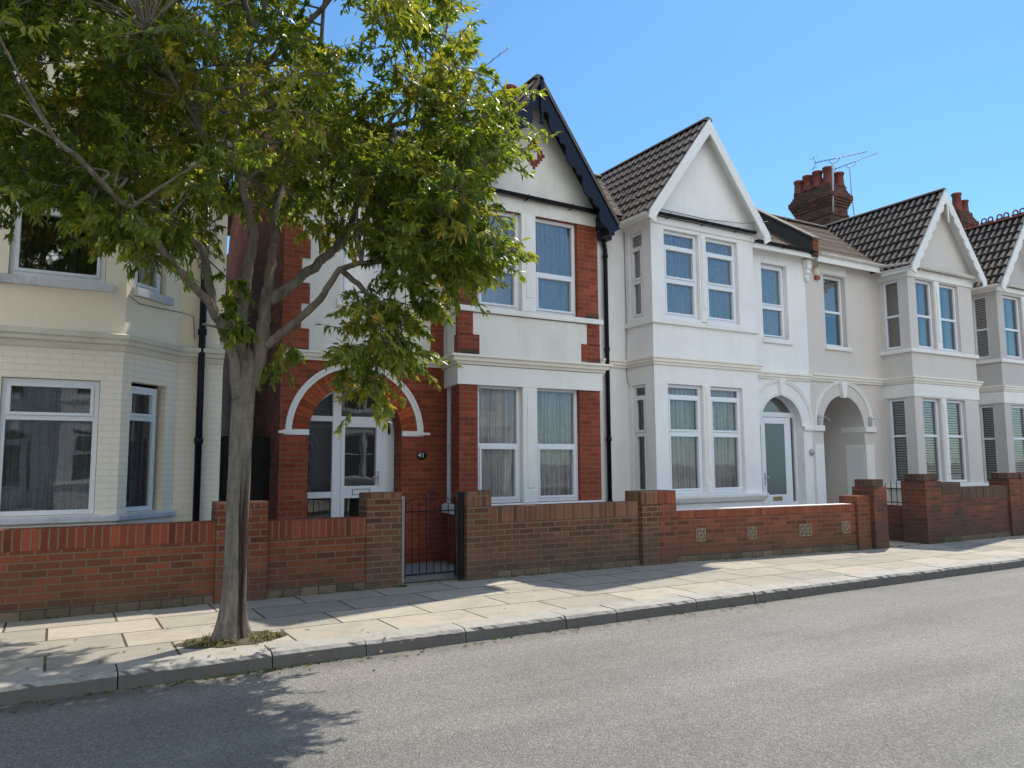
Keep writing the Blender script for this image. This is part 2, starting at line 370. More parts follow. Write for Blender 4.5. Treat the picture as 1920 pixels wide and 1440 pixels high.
# ------------------------------------------------------------------ windows
def window(parent, p0, p1, u0, u1, z0, z1, rec=.1, rows=(), sash=(), fw=.055, curtain='net', room=.7, mat='pvc', split=(), label=None):
    """rows: z of transoms; sash: indices of cells (bottom = 0) with an inner sash frame; split: vertical bars"""
    d = (p1[0]-p0[0], p1[1]-p0[1]); e = .004
    mb = MB(p0, d); u0 += e; u1 -= e; z0 += e; z1 -= e
    a, b = rec-.05, rec+.02
    mb.box(u0, u0+fw, a, b, z0, z1); mb.box(u1-fw, u1, a, b, z0, z1)
    mb.box(u0+fw, u1-fw, a, b, z0, z0+fw); mb.box(u0+fw, u1-fw, a, b, z1-fw, z1)
    edges = [z0+fw*.5]+list(rows)+[z1-fw*.5]
    for r in rows: mb.box(u0+fw, u1-fw, a+.004, b, r-fw*.5, r+fw*.5)
    ve = [u0+fw*.5]+list(split)+[u1-fw*.5]
    for r in split: mb.box(r-fw*.5, r+fw*.5, a+.006, b, z0+fw, z1-fw)
    for i in range(len(edges)-1):
        if i in sash:
            for va, vb in zip(ve, ve[1:]):
                c0, c1 = edges[i]+fw*.5, edges[i+1]-fw*.5; x0, x1 = va+fw*.5, vb-fw*.5; s = .036
                mb.box(x0, x0+s, a-.014, b-.004, c0, c1); mb.box(x1-s, x1, a-.014, b-.004, c0, c1)
                mb.box(x0+s, x1-s, a-.014, b-.004, c0, c0+s); mb.box(x0+s, x1-s, a-.014, b-.004, c1-s, c1)
    w = mb.build('window', M[mat], parent, .004)
    if label: w['label'] = label
    w['wo'] = parent.get('wo', (0, 0, 0))
    def child(m, nm, mt):
        o = m.build(nm, mt, None); o.parent = w; o.matrix_parent_inverse = w.matrix_basis.inverted(); o.location = w.location; return o
    g = MB(p0, d); g.poly([g.P(u0+.02, rec-.012, z0+.02), g.P(u1-.02, rec-.012, z0+.02), g.P(u1-.02, rec-.012, z1-.02), g.P(u0+.02, rec-.012, z1-.02)])
    child(g, 'pane', M['glass_upper' if z0 > 3.5 else 'glass'])
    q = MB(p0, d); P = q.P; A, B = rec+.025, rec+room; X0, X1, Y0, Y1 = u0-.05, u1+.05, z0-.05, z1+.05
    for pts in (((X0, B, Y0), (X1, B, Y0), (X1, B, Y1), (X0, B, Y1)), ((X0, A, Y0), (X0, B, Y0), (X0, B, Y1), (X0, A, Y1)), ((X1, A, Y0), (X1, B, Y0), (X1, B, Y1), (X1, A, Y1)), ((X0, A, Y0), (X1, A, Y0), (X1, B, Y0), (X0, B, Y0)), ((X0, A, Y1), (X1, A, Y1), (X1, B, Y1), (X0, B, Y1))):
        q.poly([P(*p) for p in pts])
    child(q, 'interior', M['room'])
    if curtain in ('net', 'net2', 'sheer'):
        c = MB(p0, d); n = int((u1-u0)/.012); f = random.uniform(60, 80); ph = random.random()*6
        pts = [(u0+(u1-u0)*k/n, rec+.042+.02*math.sin(f*(u1-u0)*k/n+ph+1.2*math.sin(9*(u1-u0)*k/n))+.006*math.sin(23*k/n*(u1-u0)+ph)) for k in range(n+1)]
        c.strip([c.P(u, w_, z0) for u, w_ in pts], [c.P(u, w_, z1) for u, w_ in pts], smooth=True)
        # keep uv along the cloth
        L = list(c.f); c.uv = {i: [(pts[i][0], z0), (pts[i+1][0], z0), (pts[i+1][0], z1), (pts[i][0], z1)] for i in range(len(L))}
        child(c, 'net_curtain', M[curtain])
    elif curtain == 'blind':
        c = MB(p0, d); z = z0+fw*.6
        while z < z1-fw:
            y = rec+.022
            c.poly([c.P(u0+fw, y, z), c.P(u1-fw, y, z), c.P(u1-fw, y+.03, z+.042), c.P(u0+fw, y+.03, z+.042)]); z += .058
        child(c, 'shutter_slats', M['blind'])
    elif curtain == 'pale':
        c = MB(p0, d); c.poly([c.P(u0+fw, rec+.06, z0+fw), c.P(u1-fw, rec+.06, z0+fw), c.P(u1-fw, rec+.06, z1-fw), c.P(u0+fw, rec+.06, z1-fw)])
        child(c, 'roller_blind', M['pale_blind'])
    elif curtain == 'half':
        c = MB(p0, d); zm = z0+(z1-z0)*.45; c.poly([c.P(u0+fw, rec+.06, zm), c.P(u1-fw, rec+.06, zm), c.P(u1-fw, rec+.06, z1-fw), c.P(u0+fw, rec+.06, z1-fw)])
        child(c, 'roller_blind', M['pale_blind'])
    elif curtain == 'drapes':
        c = MB(p0, d)
        for s0, s1 in ((u0+fw, u0+fw+(u1-u0)*.2), (u1-fw-(u1-u0)*.28, u1-fw)):
            n = 24; pts = [(s0+(s1-s0)*k/n, rec+.1+.02*math.sin(k*1.4)) for k in range(n+1)]
            c.strip([c.P(u, w_, z0) for u, w_ in pts], [c.P(u, w_, z1) for u, w_ in pts], smooth=True)
        child(c, 'curtain', M['pale_blind'])
    return w

def sill(parent, p0, p1, u0, u1, z0, z1, out=.05, inn=.06, mat='white_trim'):
    mb = MB(p0, (p1[0]-p0[0], p1[1]-p0[1])); mb.prism([(u0, z0), (u1, z0), (u1, z1), (u0, z1)], -out, inn)
    return mb.build('window_sill', M[mat], parent, .006)

# ------------------------------------------------------------------ roofs
def tile_slope(mb, O, a, s, n, L, T, gauge=.3, pitch=.165, roll=.036, step=.03, jit=.003):
    O, a, s, n = Vector(O), Vector(a), Vector(s), Vector(n)
    K = max(1, round(T/gauge)); g = T/K
    if roll > 0:
        m = int(L/pitch*6); us = [L*k/m for k in range(m+1)]
        def prof(u):
            p = (u/pitch) % 1
            return roll*math.sin(PI*p/.5) if p < .5 else 0
    else: us = [0, L]; prof = lambda u: 0
    for k in range(K):
        t0, t1 = k*g-.02, (k+1)*g; j = random.uniform(0, jit)
        lo = []; up = []; lip = []
        for u in us:
            jj = j+(math.sin(math.floor(u/(pitch*2))*12.9+k*7.7)*.5)*jit*1.6
            h = prof(u); lo.append(O+a*u+s*t0+n*(step+h+jj)); up.append(O+a*u+s*t1+n*(h*.9+.002)); lip.append(O+a*u+s*t0+n*(-.004 if roll > 0 else 0))
        def add(A, B, tA, tB, sm):
            i = len(mb.v); mb.v += [tuple(p) for p in A]+[tuple(p) for p in B]; q = len(A)
            for x in range(q-1):
                mb.f.append((i+x, i+x+1, i+q+x+1, i+q+x)); mb.uv[len(mb.f)-1] = [(us[x], tA), (us[x+1], tA), (us[x+1], tB), (us[x], tB)]
                if sm: mb.sm.add(len(mb.f)-1)
        add(lo, up, k*.3+.01 if roll > 0 else k*.1+.008, k*.3+.29 if roll > 0 else k*.1+.095, roll > 0); add(lip, lo, k*.3+.01 if roll > 0 else k*.1+.008, k*.3+.02 if roll > 0 else k*.1+.01, False)
    return mb

def gable_roof(parent, cx, hw, ze, za, yf, yb, name='gable_roof', mat='roll_tile', ridge='ridge', crest=False, soffit='white_trim', flat=False):
    """front gable roof: ridge runs back in Y at cx; eave half-width hw"""
    sl = math.hypot(hw, za-ze); cs, sn = hw/sl, (za-ze)/sl; mb = MB(); L = yb-yf
    kw = dict(roll=.036) if not flat else dict(roll=0, gauge=.1, step=.014)
    tile_slope(mb, (cx-hw, yf, ze), (0, 1, 0), (cs, 0, sn), (-sn, 0, cs), L, sl, **kw)
    tile_slope(mb, (cx+hw, yb, ze), (0, -1, 0), (-cs, 0, sn), (sn, 0, cs), L, sl, **kw)
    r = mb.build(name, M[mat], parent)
    # underside boards
    so = MB(); t = .035
    for sg in (-1, 1):
        e = (cx+sg*hw, ze-t/cs*.0-.012); 
        a_ = [(cx+sg*hw, yf+.004, ze-.006), (cx+sg*hw, yb, ze-.006), (cx, yb, za-.006), (cx, yf+.004, za-.006)]
        b_ = [(x, y, z-t) for x, y, z in a_]
        so.poly(a_); so.poly(list(reversed(b_))); so.poly([a_[0], a_[3], b_[3], b_[0]]); so.poly([a_[0], b_[0], b_[1], a_[1]])
    so.build('soffit', M[soffit], parent)
    rt = MB()
    y = yf-.01; 
    while y < yb:
        y2 = min(yb, y+.43); N = 8
        A = [(cx-.1*math.cos(PI*k/N), y, za-.02+.075*math.sin(PI*k/N)) for k in range(N+1)]; B = [(p[0], y2+.008, p[2]+.001) for p in A]
        rt.strip(B, A, smooth=True); rt.poly(A); y = y2+.006
    rt.build('ridge_tiles', M[ridge], parent)
    if crest:
        c = MB(); y = yf+.02
        while y < yb-.3:
            for q in (0, .17):
                rr = [(cx, y+q+.075+.06*math.cos(PI*k/8), za+.13+.065*math.sin(PI*k/8)) for k in range(9)]
                c.tube([(cx, rr[0][1], za+.05)]+rr+[(cx, rr[-1][1], za+.05)], .02, 6)
            c.box(cx-.02, cx+.02, y, y+.34, za+.03, za+.09); y += .4
        c.build('ridge_crest', M['red_ridge'], parent)
    return r

def main_roof(parent, x0, x1, ze=6.1, za=7.85, yf=10.8, yr=13.2, yb=15.5, mat='plain_tile'):
    mb = MB(); sl = math.hypot(yr-yf, za-ze); c, s = (yr-yf)/sl, (za-ze)/sl
    tile_slope(mb, (x0, yf, ze), (1, 0, 0), (0, c, s), (0, -s, c), x1-x0, sl, gauge=.1, roll=0, step=.015, jit=.004)
    sl2 = math.hypot(yb-yr, za-ze); c2, s2 = (yb-yr)/sl2, (za-ze)/sl2
    tile_slope(mb, (x1, yb, ze), (-1, 0, 0), (0, -c2, s2), (0, s2, c2), x1-x0, sl2, gauge=.1, roll=0, step=.015)
    mb.build('roof', M[mat], parent)
    rt = MB(); N = 8
    x = x0
    while x < x1:
        x2 = min(x1, x+.44)
        A = [(x, yr-.1*math.cos(PI*k/N), za-.01+.08*math.sin(PI*k/N)) for k in range(N+1)]; B = [(x2, p[1], p[2]+.005) for p in A]
        rt.strip(A, B, smooth=True); rt.poly(list(reversed(A))); x = x2+.005
    rt.build('ridge_tiles', M['ridge'], parent)

def body(parent, x0, x1, mat, left=True, right=True, ze=6.1, za=7.85, yr=13.2, yb=15.2, yf=11.0):
    """side and rear walls"""
    mb = MB()
    if right: mb.poly([(x1, yf, ZG-.1), (x1, yb, ZG-.1), (x1, yb, ze), (x1, yr, za-.06), (x1, yf, ze)])
    if left: mb.poly([(x0, yb, ZG-.1), (x0, yf, ZG-.1), (x0, yf, ze), (x0, yr, za-.06), (x0, yb, ze)])
    mb.poly([(x1, yb, ZG-.1), (x0, yb, ZG-.1), (x0, yb, ze), (x1, yb, ze)])
    mb.build('side_wall', M[mat], parent)

def barge(parent, cx, hw, ze, za, y, width, mat, scallop=None, th=.035, foot=.0):
    """decorated verge boards; outer edge follows the rake"""
    mb = MB(); sl = math.hypot(hw, za-ze); N = 90
    for sg in (-1, 1):
        d = (-sg*hw/sl, (za-ze)/sl); nn = (-sg*d[1]*1.0, -hw/sl)   # inward (down and to the middle)
        nn = (-sg*(za-ze)/sl, -hw/sl)
        O, I = [], []
        for k in range(N+1):
            t = k/N; o = (cx+sg*hw+d[0]*sl*t, ze+d[1]*sl*t); w = width+(scallop(t*sl) if scallop else 0)
            i = (o[0]+nn[0]*w, o[1]+nn[1]*w)
            if (i[0]-cx)*sg < 0:     # past the middle: stop at the centre line
                f = (cx-o[0])/(i[0]-o[0]) if abs(i[0]-o[0]) > 1e-6 else 0; i = (cx, o[1]+(i[1]-o[1])*f)
            O.append(o); I.append(i)
        if foot:
            O[0] = (O[0][0]+sg*foot*.2, O[0][1]-foot); I[0] = (I[0][0], I[0][1]-foot*.9)
        yy0, yy1 = y, y+th
        f = lambda L, Y: [(p[0], Y, p[1]) for p in L]
        if sg < 0: mb.strip(f(I, yy0), f(O, yy0)); mb.strip(f(O, yy1), f(I, yy1))
        else: mb.strip(f(O, yy0), f(I, yy0)); mb.strip(f(I, yy1), f(O, yy1))
        mb.strip(f(I, yy1), f(I, yy0)); mb.strip(f(O, yy0), f(O, yy1))
        mb.poly([(O[0][0], yy0, O[0][1]), (O[0][0], yy1, O[0][1]), (I[0][0], yy1, I[0][1]), (I[0][0], yy0, I[0][1])])
    return mb.build('bargeboard', M[mat], parent)

def gable_wall(parent, x0, x1, y, zb, cx, hw, ze, za, mat):
    """triangular infill under the gable roof"""
    mb = MB(); k = (za-ze)/hw
    zl = ze+k*(x0-(cx-hw))-.04; zr = ze+k*((cx+hw)-x1)-.04
    mb.poly([(x0, y, zb), (x1, y, zb), (x1, y, zr), (cx, y, za-.05), (x0, y, zl)])
    return mb.build('gable', M[mat], parent)

def gutter(parent, pts, mat, r=.055, fascia=None, brackets=True):
    mb = MB(); N = 8
    for (a, b) in zip(pts, pts[1:]):
        d = Vector(b)-Vector(a); L = d.length; d.normalize(); n = Vector((d.y, -d.x, 0)); 
        rows = []
        for P in (a, b):
            P = Vector(P); rows.append([P+n*(r*math.cos(PI*k/N))+Vector((0, 0, -r*math.sin(PI*k/N))) for k in range(N+1)])
        mb.strip(rows[0], rows[1], smooth=True)
        rows2 = [[p+Vector((0, 0, .003))+(Vector(q)-p)*.08 for p in r_] for r_, q in zip(rows, (a, b))]
        mb.strip(rows2[1], rows2[0], smooth=True)
        mb.poly(rows[0]); mb.poly(list(reversed(rows[1])))
        if brackets:
            k = .4
            while k < L:
                c = Vector(a)+d*k; mb.tube([c+n*.06+Vector((0, 0, .01)), c+n*.05+Vector((0, 0, -.045)), c+Vector((0, 0, -.066)), c-n*.07+Vector((0, 0, -.06))], .009, 5); k += .85
    return mb.build('gutter', M[mat], parent)

def arch_ring(parent, p0, p1, uc, zs, r0, r1, out, mat, name='arch_moulding', zb=None, base=False):
    mb = MB(p0, (p1[0]-p0[0], p1[1]-p0[1])); N = 32; P = mb.P
    pr = [(r0, 0), (r0, -out*.6), ((r0+r1)/2, -out*.7), ((r0+r1)/2+.01, -out), (r1, -out), (r1, 0)]
    rows = [[P(uc-r*math.cos(PI*k/N), w, zs+r*math.sin(PI*k/N)) for k in range(N+1)] for r, w in pr]
    for a, b in zip(rows, rows[1:]): mb.strip(a, b)
    mb.poly([r[0] for r in rows]); mb.poly([r[-1] for r in reversed(rows)])
    return mb.build(name, M[mat], parent)

def chimney(parent, x0, x1, y0, y1, z0, z1, pots):
    st = MB()
    st.box(x0, x1, y0, y1, z0, z1)
    zz = z1
    for k, o in enumerate((.03, .06, .09, .12, .12, .07, .03)): st.box(x0-o, x1+o, y0-o, y1+o, zz-.62+k*.075+.001, zz-.62+k*.075+.0745)
    st.box(x0-.03, x1+.03, y0-.03, y1+.03, z1-.9, z1-.83)
    st.box(x0-.0, x1+.0, y0-.0, y1+.0, z1, z1+.05)
    c = st.build('chimney', M['chimney_brick'], parent)
    for (x, y, h, r, tall) in pots:
        p = MB(); p.lathe((x, y, z1+.03), [(r*1.05, 0), (r*1.05, .05), (r*.95, .08), (r*.85, h-.09), (r*1.0, h-.08), (r*1.05, h-.02), (r*.9, h), (r*.7, h), (r*.65, h-.15)])
        o = p.build('chimney_pot', M['terracotta'], None); o.parent = c
    return c

# ------------------------------------------------------------------ house: white
MY, BY = 11.0, 10.25
def white_type(root, x0, wallm, trim, sidew, style):
    """bay on the left, arched entrance on the right; x0 = left party line, width 5.58"""
    dx = x0-8.28
    X = lambda v: v+dx
    a, b, c, d, e, f = (X(8.28), MY), (X(8.9), MY), (X(8.88), BY), (X(11.44), BY), (X(11.44), MY), (X(13.86), MY)
    W = M[wallm]
    mb = MB()
    wall(mb, a, b, ZG-.1, 6.1)
    sy = [('r', .12, .5, 1.07, 3.0, .08), ('r', .12, .5, 4.2, 5.78, .08)]
    wall(mb, b, c, ZG-.1, 6.0, sy)
    fx = [(9.18, 10.02), (10.2, 11.02)]
    holes = []
    for l, r in fx: holes += [('r', l-8.88, r-8.88, 1.07, 3.0, .12), ('r', l-8.88, r-8.88, 4.2, 5.79, .12)]
    wall(mb, c, d, ZG-.1, 6.0, holes)
    wall(mb, d, e, ZG-.1, 6.0)
    wall(mb, e, f, ZG-.1, 6.15, [('a', 12.93-11.44, .665, 2.37, ZG-.1, .3), ('r', 12.5-11.44, 13.28-11.44, 4.18, 5.78, .16)])
    mb.build('wall', W, root)
    st = style
    cu = st['curtains']
    for k, (l, r) in enumerate(fx):
        window(root, c, d, l-8.88, r-8.88, 1.07, 3.0, .12, rows=st['gf'], sash=st['gs'], curtain=cu[0])
        window(root, c, d, l-8.88, r-8.88, 4.2, 5.79, .12, rows=st['ff'], sash=st['fs'], curtain=cu[1])
    window(root, b, c, .12, .5, 1.07, 3.0, .08, rows=st['gf'], sash=st['gs'], curtain=cu[2], fw=.045, room=.3)
    window(root, b, c, .12, .5, 4.2, 5.78, .08, rows=st['ff'], sash=st['fs'], curtain=cu[2], fw=.045, room=.3)
    window(root, e, f, 12.5-11.44, 13.28-11.44, 4.18, 5.78, .15, rows=(4.88,), sash=(0, 1), curtain=cu[3])
    sill(root, e, f, 12.46-11.44, 13.36-11.44, 4.08, 4.18, .05, .14)
    path = [a, b, c, d, e]
    moulding('cornice', [a, b, c, d, e, f], corn(3.33, 3.48, .085), M['cornice_paint'], root)
    moulding('window_sill', [b, c, d, e], band(4.06, 4.15, .05), M[trim], root, .005)
    moulding('window_sill', [b, c, d, e], [(0, .9), (.05, .92), (.09, 1.0), (.09, 1.045), (0, 1.065)], M[trim], root, .005)
    moulding('eaves_band', [b, c, d, e], band(5.86, 5.99, .03), M[trim], root)
    # mullion columns between the paired windows
    for z0, z1 in ((1.07, 3.0), (4.16, 5.83)):
        mu = MB(c, (1, 0)); mu.box(10.055-8.88, 10.165-8.88, -.02, .03, z0, z1); mu.box(10.035-8.88, 10.185-8.88, -.03, .03, z0, z0+.18); mu.box(10.08-8.88, 10.14-8.88, -.034, -.018, z0+.25, z1-.1)
        mu.build('mullion', M[trim], root, .008)
    # arch
    arch_ring(root, e, f, 12.93-11.44, 2.37, .9, .97, .04, trim)
    arch_ring(root, e, f, 12.93-11.44, 2.37, .62, .69, .015, trim)
    ks = MB(e, (1, 0)); ks.prism([(12.88-11.44, 3.0), (12.98-11.44, 3.0), (13.02-11.44, 3.36), (12.84-11.44, 3.36)], -.07, .02); ks.build('keystone', M[trim], root, .006)
    im = MB(e, (1, 0)); im.box(13.595-11.44, 13.93-11.44, -.04, .02, 2.28, 2.37); im.build('impost', M[trim], root, .006)
    # porch screen
    dm = MB(e, (1, 0)); U = lambda v: v-11.44; w0, w1 = .2, .28; r = .665; zs = 2.37; cx = U(12.93)
    N = 24
    arc = [(cx-(r)*math.cos(PI*k/N), zs+(r)*math.sin(PI*k/N)) for k in range(N+1)]
    arci = [(cx-(r-.05)*math.cos(PI*k/N), zs+(r-.05)*math.sin(PI*k/N)) for k in range(N+1)]
    for (o1, o2), (i1, i2) in zip(zip(arc, arc[1:]), zip(arci, arci[1:])): dm.prism([i1, i2, o2, o1][::-1], w0, w1)
    for l, rr in ((cx-r, cx-r+.05), (cx+r-.05, cx+r), (cx-.5, cx-.42), (cx+.42, cx+.5)): dm.box(l, rr, w0, w1, .15, 2.6 if abs(l+.04-cx) < .55 else 2.37)
    dm.box(cx-.62, cx+.62, w0-.01, w1, 2.56, 2.66)
    dm.box(cx-.615, cx-.5, w0, w1, .15, .8); dm.box(cx+.5, cx+.615, w0, w1, .15, .8)
    scr = dm.build('door_frame', M['pvc'], root, .004)
    g = MB(e, (1, 0)); g.poly([g.P(cx-.61, w0+.04, .8), g.P(cx+.61, w0+.04, .8), g.P(cx+.61, w0+.04, 2.4)]+[g.P(u, w0+.04, z) for u, z in reversed(arci)]+[g.P(cx-.61, w0+.04, 2.4)])
    gg = g.build('pane', M['glass'], None); gg.parent = scr
    q = MB(e, (1, 0)); q.box(cx-.66, cx+.66, .3, 1.2, .1, 3.05); q.build('porch_interior', M['interior_wall'], None).parent = scr
    dr = MB(e, (1, 0)); l, rr = cx-.415, cx+.415
    dr.box(l, l+.12, w0-.015, w1-.01, .17, 2.55); dr.box(rr-.12, rr, w0-.015, w1-.01, .17, 2.55); dr.box(l+.12, rr-.12, w0-.015, w1-.01, 2.42, 2.55); dr.box(l+.12, rr-.12, w0-.015, w1-.01, .17, .95)
    dr.box(l+.16, cx-.03, w0-.024, w0-.01, .3, .72); dr.box(cx+.03, rr-.16, w0-.024, w0-.01, .3, .72)
    door = dr.build('door', M['pvc'], root, .005)
    fg = MB(e, (1, 0)); fg.box(l+.12, rr-.12, w0, w0+.02, .95, 2.42); fg.build('door_glass', M['frost'], None).parent = door
    h = MB(e, (1, 0)); h.box(l+.045, l+.075, w0-.03, w0-.015, 1.15, 1.4); h.box(l+.05, l+.15, w0-.06, w0-.045, 1.3, 1.32); h.box(l+.053, l+.067, w0-.06, w0-.02, 1.3, 1.32)
    h.build('handle', M['galv'], None).parent = door
    lb = MB(e, (1, 0)); lb.box(cx-.13, cx+.13, w0-.03, w0-.014, .83, .91); lb.build('letterbox', M['brass'], None).parent = door
    # roof
    main_roof(root, x0, X(13.86))
    body(root, x0, X(13.86), sidew)
    gx = X(10.12); hw, ze, za, yf = 1.47, 5.98, 7.93, 10.0
    fr = MB(); fr.poly([(X(8.88), BY+.001, 5.99), (X(11.44), BY+.001, 5.99), (X(11.44), 11, 5.99), (X(8.88), 11, 5.99)]); 
    gable_wall(root, X(8.9), X(11.44), BY-.035, 6.0, gx, hw, ze, za, wallm)
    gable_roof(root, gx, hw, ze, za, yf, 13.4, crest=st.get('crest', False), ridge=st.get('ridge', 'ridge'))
    if st.get('scallop'):
        barge(root, gx, hw+.02, ze-.02, za-.0, yf-.04, .15, trim, scallop=st['scallop'], foot=.12)
    else:
        barge(root, gx, hw+.02, ze-.02, za-.0, yf-.04, .165, trim, foot=.12)
    gm = st['gutter']
    gutter(root, [(gx-hw+.17, BY-.1, 6.03), (gx+hw-.17, BY-.1, 6.03)], gm, .045)
    gutter(root, [(X(8.72), 11.0, 6.05), (X(8.72), 10.05, 6.0)], gm)
    gutter(root, [(X(11.62), 10.72, 6.12), (X(13.9), 10.72, 6.12)], gm)
    sf = MB(); sf.box(X(8.62), X(8.9), 10.08, 10.98, 5.93, 5.975); sf.build('eaves_board', M[trim], root); sf = MB(); sf.box(X(11.44), X(13.86), 10.76, 10.99, 6.03, 6.07)
    sf.box(X(11.44), X(13.86), 10.745, 10.76, 5.97, 6.13)
    sf.build('eaves_board', M[trim], root)

def scal(p, amp): 
    def f(t):
        q = (t % p)/p
        return amp*(abs(math.sin(PI*q))**.6)*(1 if q < .8 else .55)
    return f

wh = empty('white_house', (11, MY, 0)); wh['wo'] = (11, MY, 0)
tag(wh, 'white rendered terraced house with plain white gable, net curtains and glazed arched front door', 'house')
ST_W = dict(curtains=('net', 'net2', None, 'net2'), gf=(2.14, 2.79), gs=(0, 1), ff=(4.89, 5.5), fs=(0, 1), gutter='black')
white_type(wh, 8.28, 'white_render', 'white_trim', 'white_render', ST_W)
# party parapet with lead sides, drain pipe, light, bell
pp = MB(); zf = lambda y: 6.12+(y-10.8)*1.75/2.4
pp.poly([(13.78, 10.72, 6.0), (13.78, 13.2, 7.85), (13.78, 13.2, 8.14), (13.78, 10.72, 6.4)][::-1]); pp.poly([(13.98, 10.72, 6.0), (13.98, 13.2, 7.85), (13.98, 13.2, 8.14), (13.98, 10.72, 6.4)])
pp.poly([(13.78, 10.72, 6.0), (13.98, 10.72, 6.0), (13.98, 10.72, 6.4), (13.78, 10.72, 6.4)]); pp.poly([(13.78, 10.72, 6.4), (13.98, 10.72, 6.4), (13.98, 13.2, 8.14), (13.78, 13.2, 8.14)])
pw = pp.build('party_parapet', M['sooty'], wh)
rc = MB(); rc.box(13.8, 13.96, 10.69, 10.718, 6.05, 6.38); rc.build('parapet_end', M['red_brick'], None).parent = pw; 
cp = MB(); 
for k in range(8):
    y0 = 10.66+k*.32; y1 = y0+.34; z0 = 6.42+k*.32*.694; z1 = z0+.34*.694
    for (xa, xb) in ((13.74, 14.02),): cp.poly([(xa, y0, z0), (xb, y0, z0), (xb, y1, z1), (xa, y1, z1)]); cp.poly([(xa, y0, z0-.04), (xb, y0, z0-.04), (xb, y0, z0), (xa, y0, z0)]); cp.poly([(xa, y1, z1-.04), (xa, y0, z0-.04), (xa, y0, z0), (xa, y1, z1)]); cp.poly([(xb, y0, z0-.04), (xb, y1, z1-.04), (xb, y1, z1), (xb, y0, z0)])
cp.build('parapet_coping', M['ridge'], None).parent = pw
dp = MB(); dp.tube([(8.3, 10.9, 5.75), (8.36, 10.93, 5.6), (8.39, 10.93, 5.45), (8.39, 10.93, .2)], .04, 10)
for z in (5.3, 3.6, 2.0, .9): dp.lathe((8.39, 10.93, z), [(.04, 0), (.052, .01), (.052, .07), (.04, .08)], 10)
dp.box(8.24, 8.46, 10.82, 10.98, 5.62, 5.86)
dp.build('downpipe', M['black'], wh)
bl = MB(); bl.lathe((0, 0, 0), [(.001, -.01), (.06, -.01), (.065, .01), (.055, .05), (.02, .075), (.001, .078)], 14)
for i, q in enumerate(bl.v): bl.v[i] = (q[0]+13.8, MY-.0-q[2]-.01, q[1]*1.15+1.83)
bl.build('wall_light', M['galv'], wh)
wc = MB(); wc.tube([(8.87, 10.98, 5.9), (8.875, 10.975, 4.2), (8.86, 10.98, 3.5), (8.86, 10.985, 3.3), (8.87, 10.97, 3.08), (8.86, 10.9, 2.98)], .006, 5); wc.build('wall_cable', M['steel'], wh)
wg = MB(); wg.tube([(7.5, 9.93, 6.3), (7.95, 10.0, 6.22), (8.3, 10.0, 6.12), (8.6, 9.9, 6.05)], .007, 5); wg.tube([(8.95, BY-.05, 6.12), (10.2, BY-.06, 6.1), (11.1, BY-.08, 6.16), (11.5, 9.9, 6.18)], .006, 5); wg.build('wall_cable', M['steel'], wh)

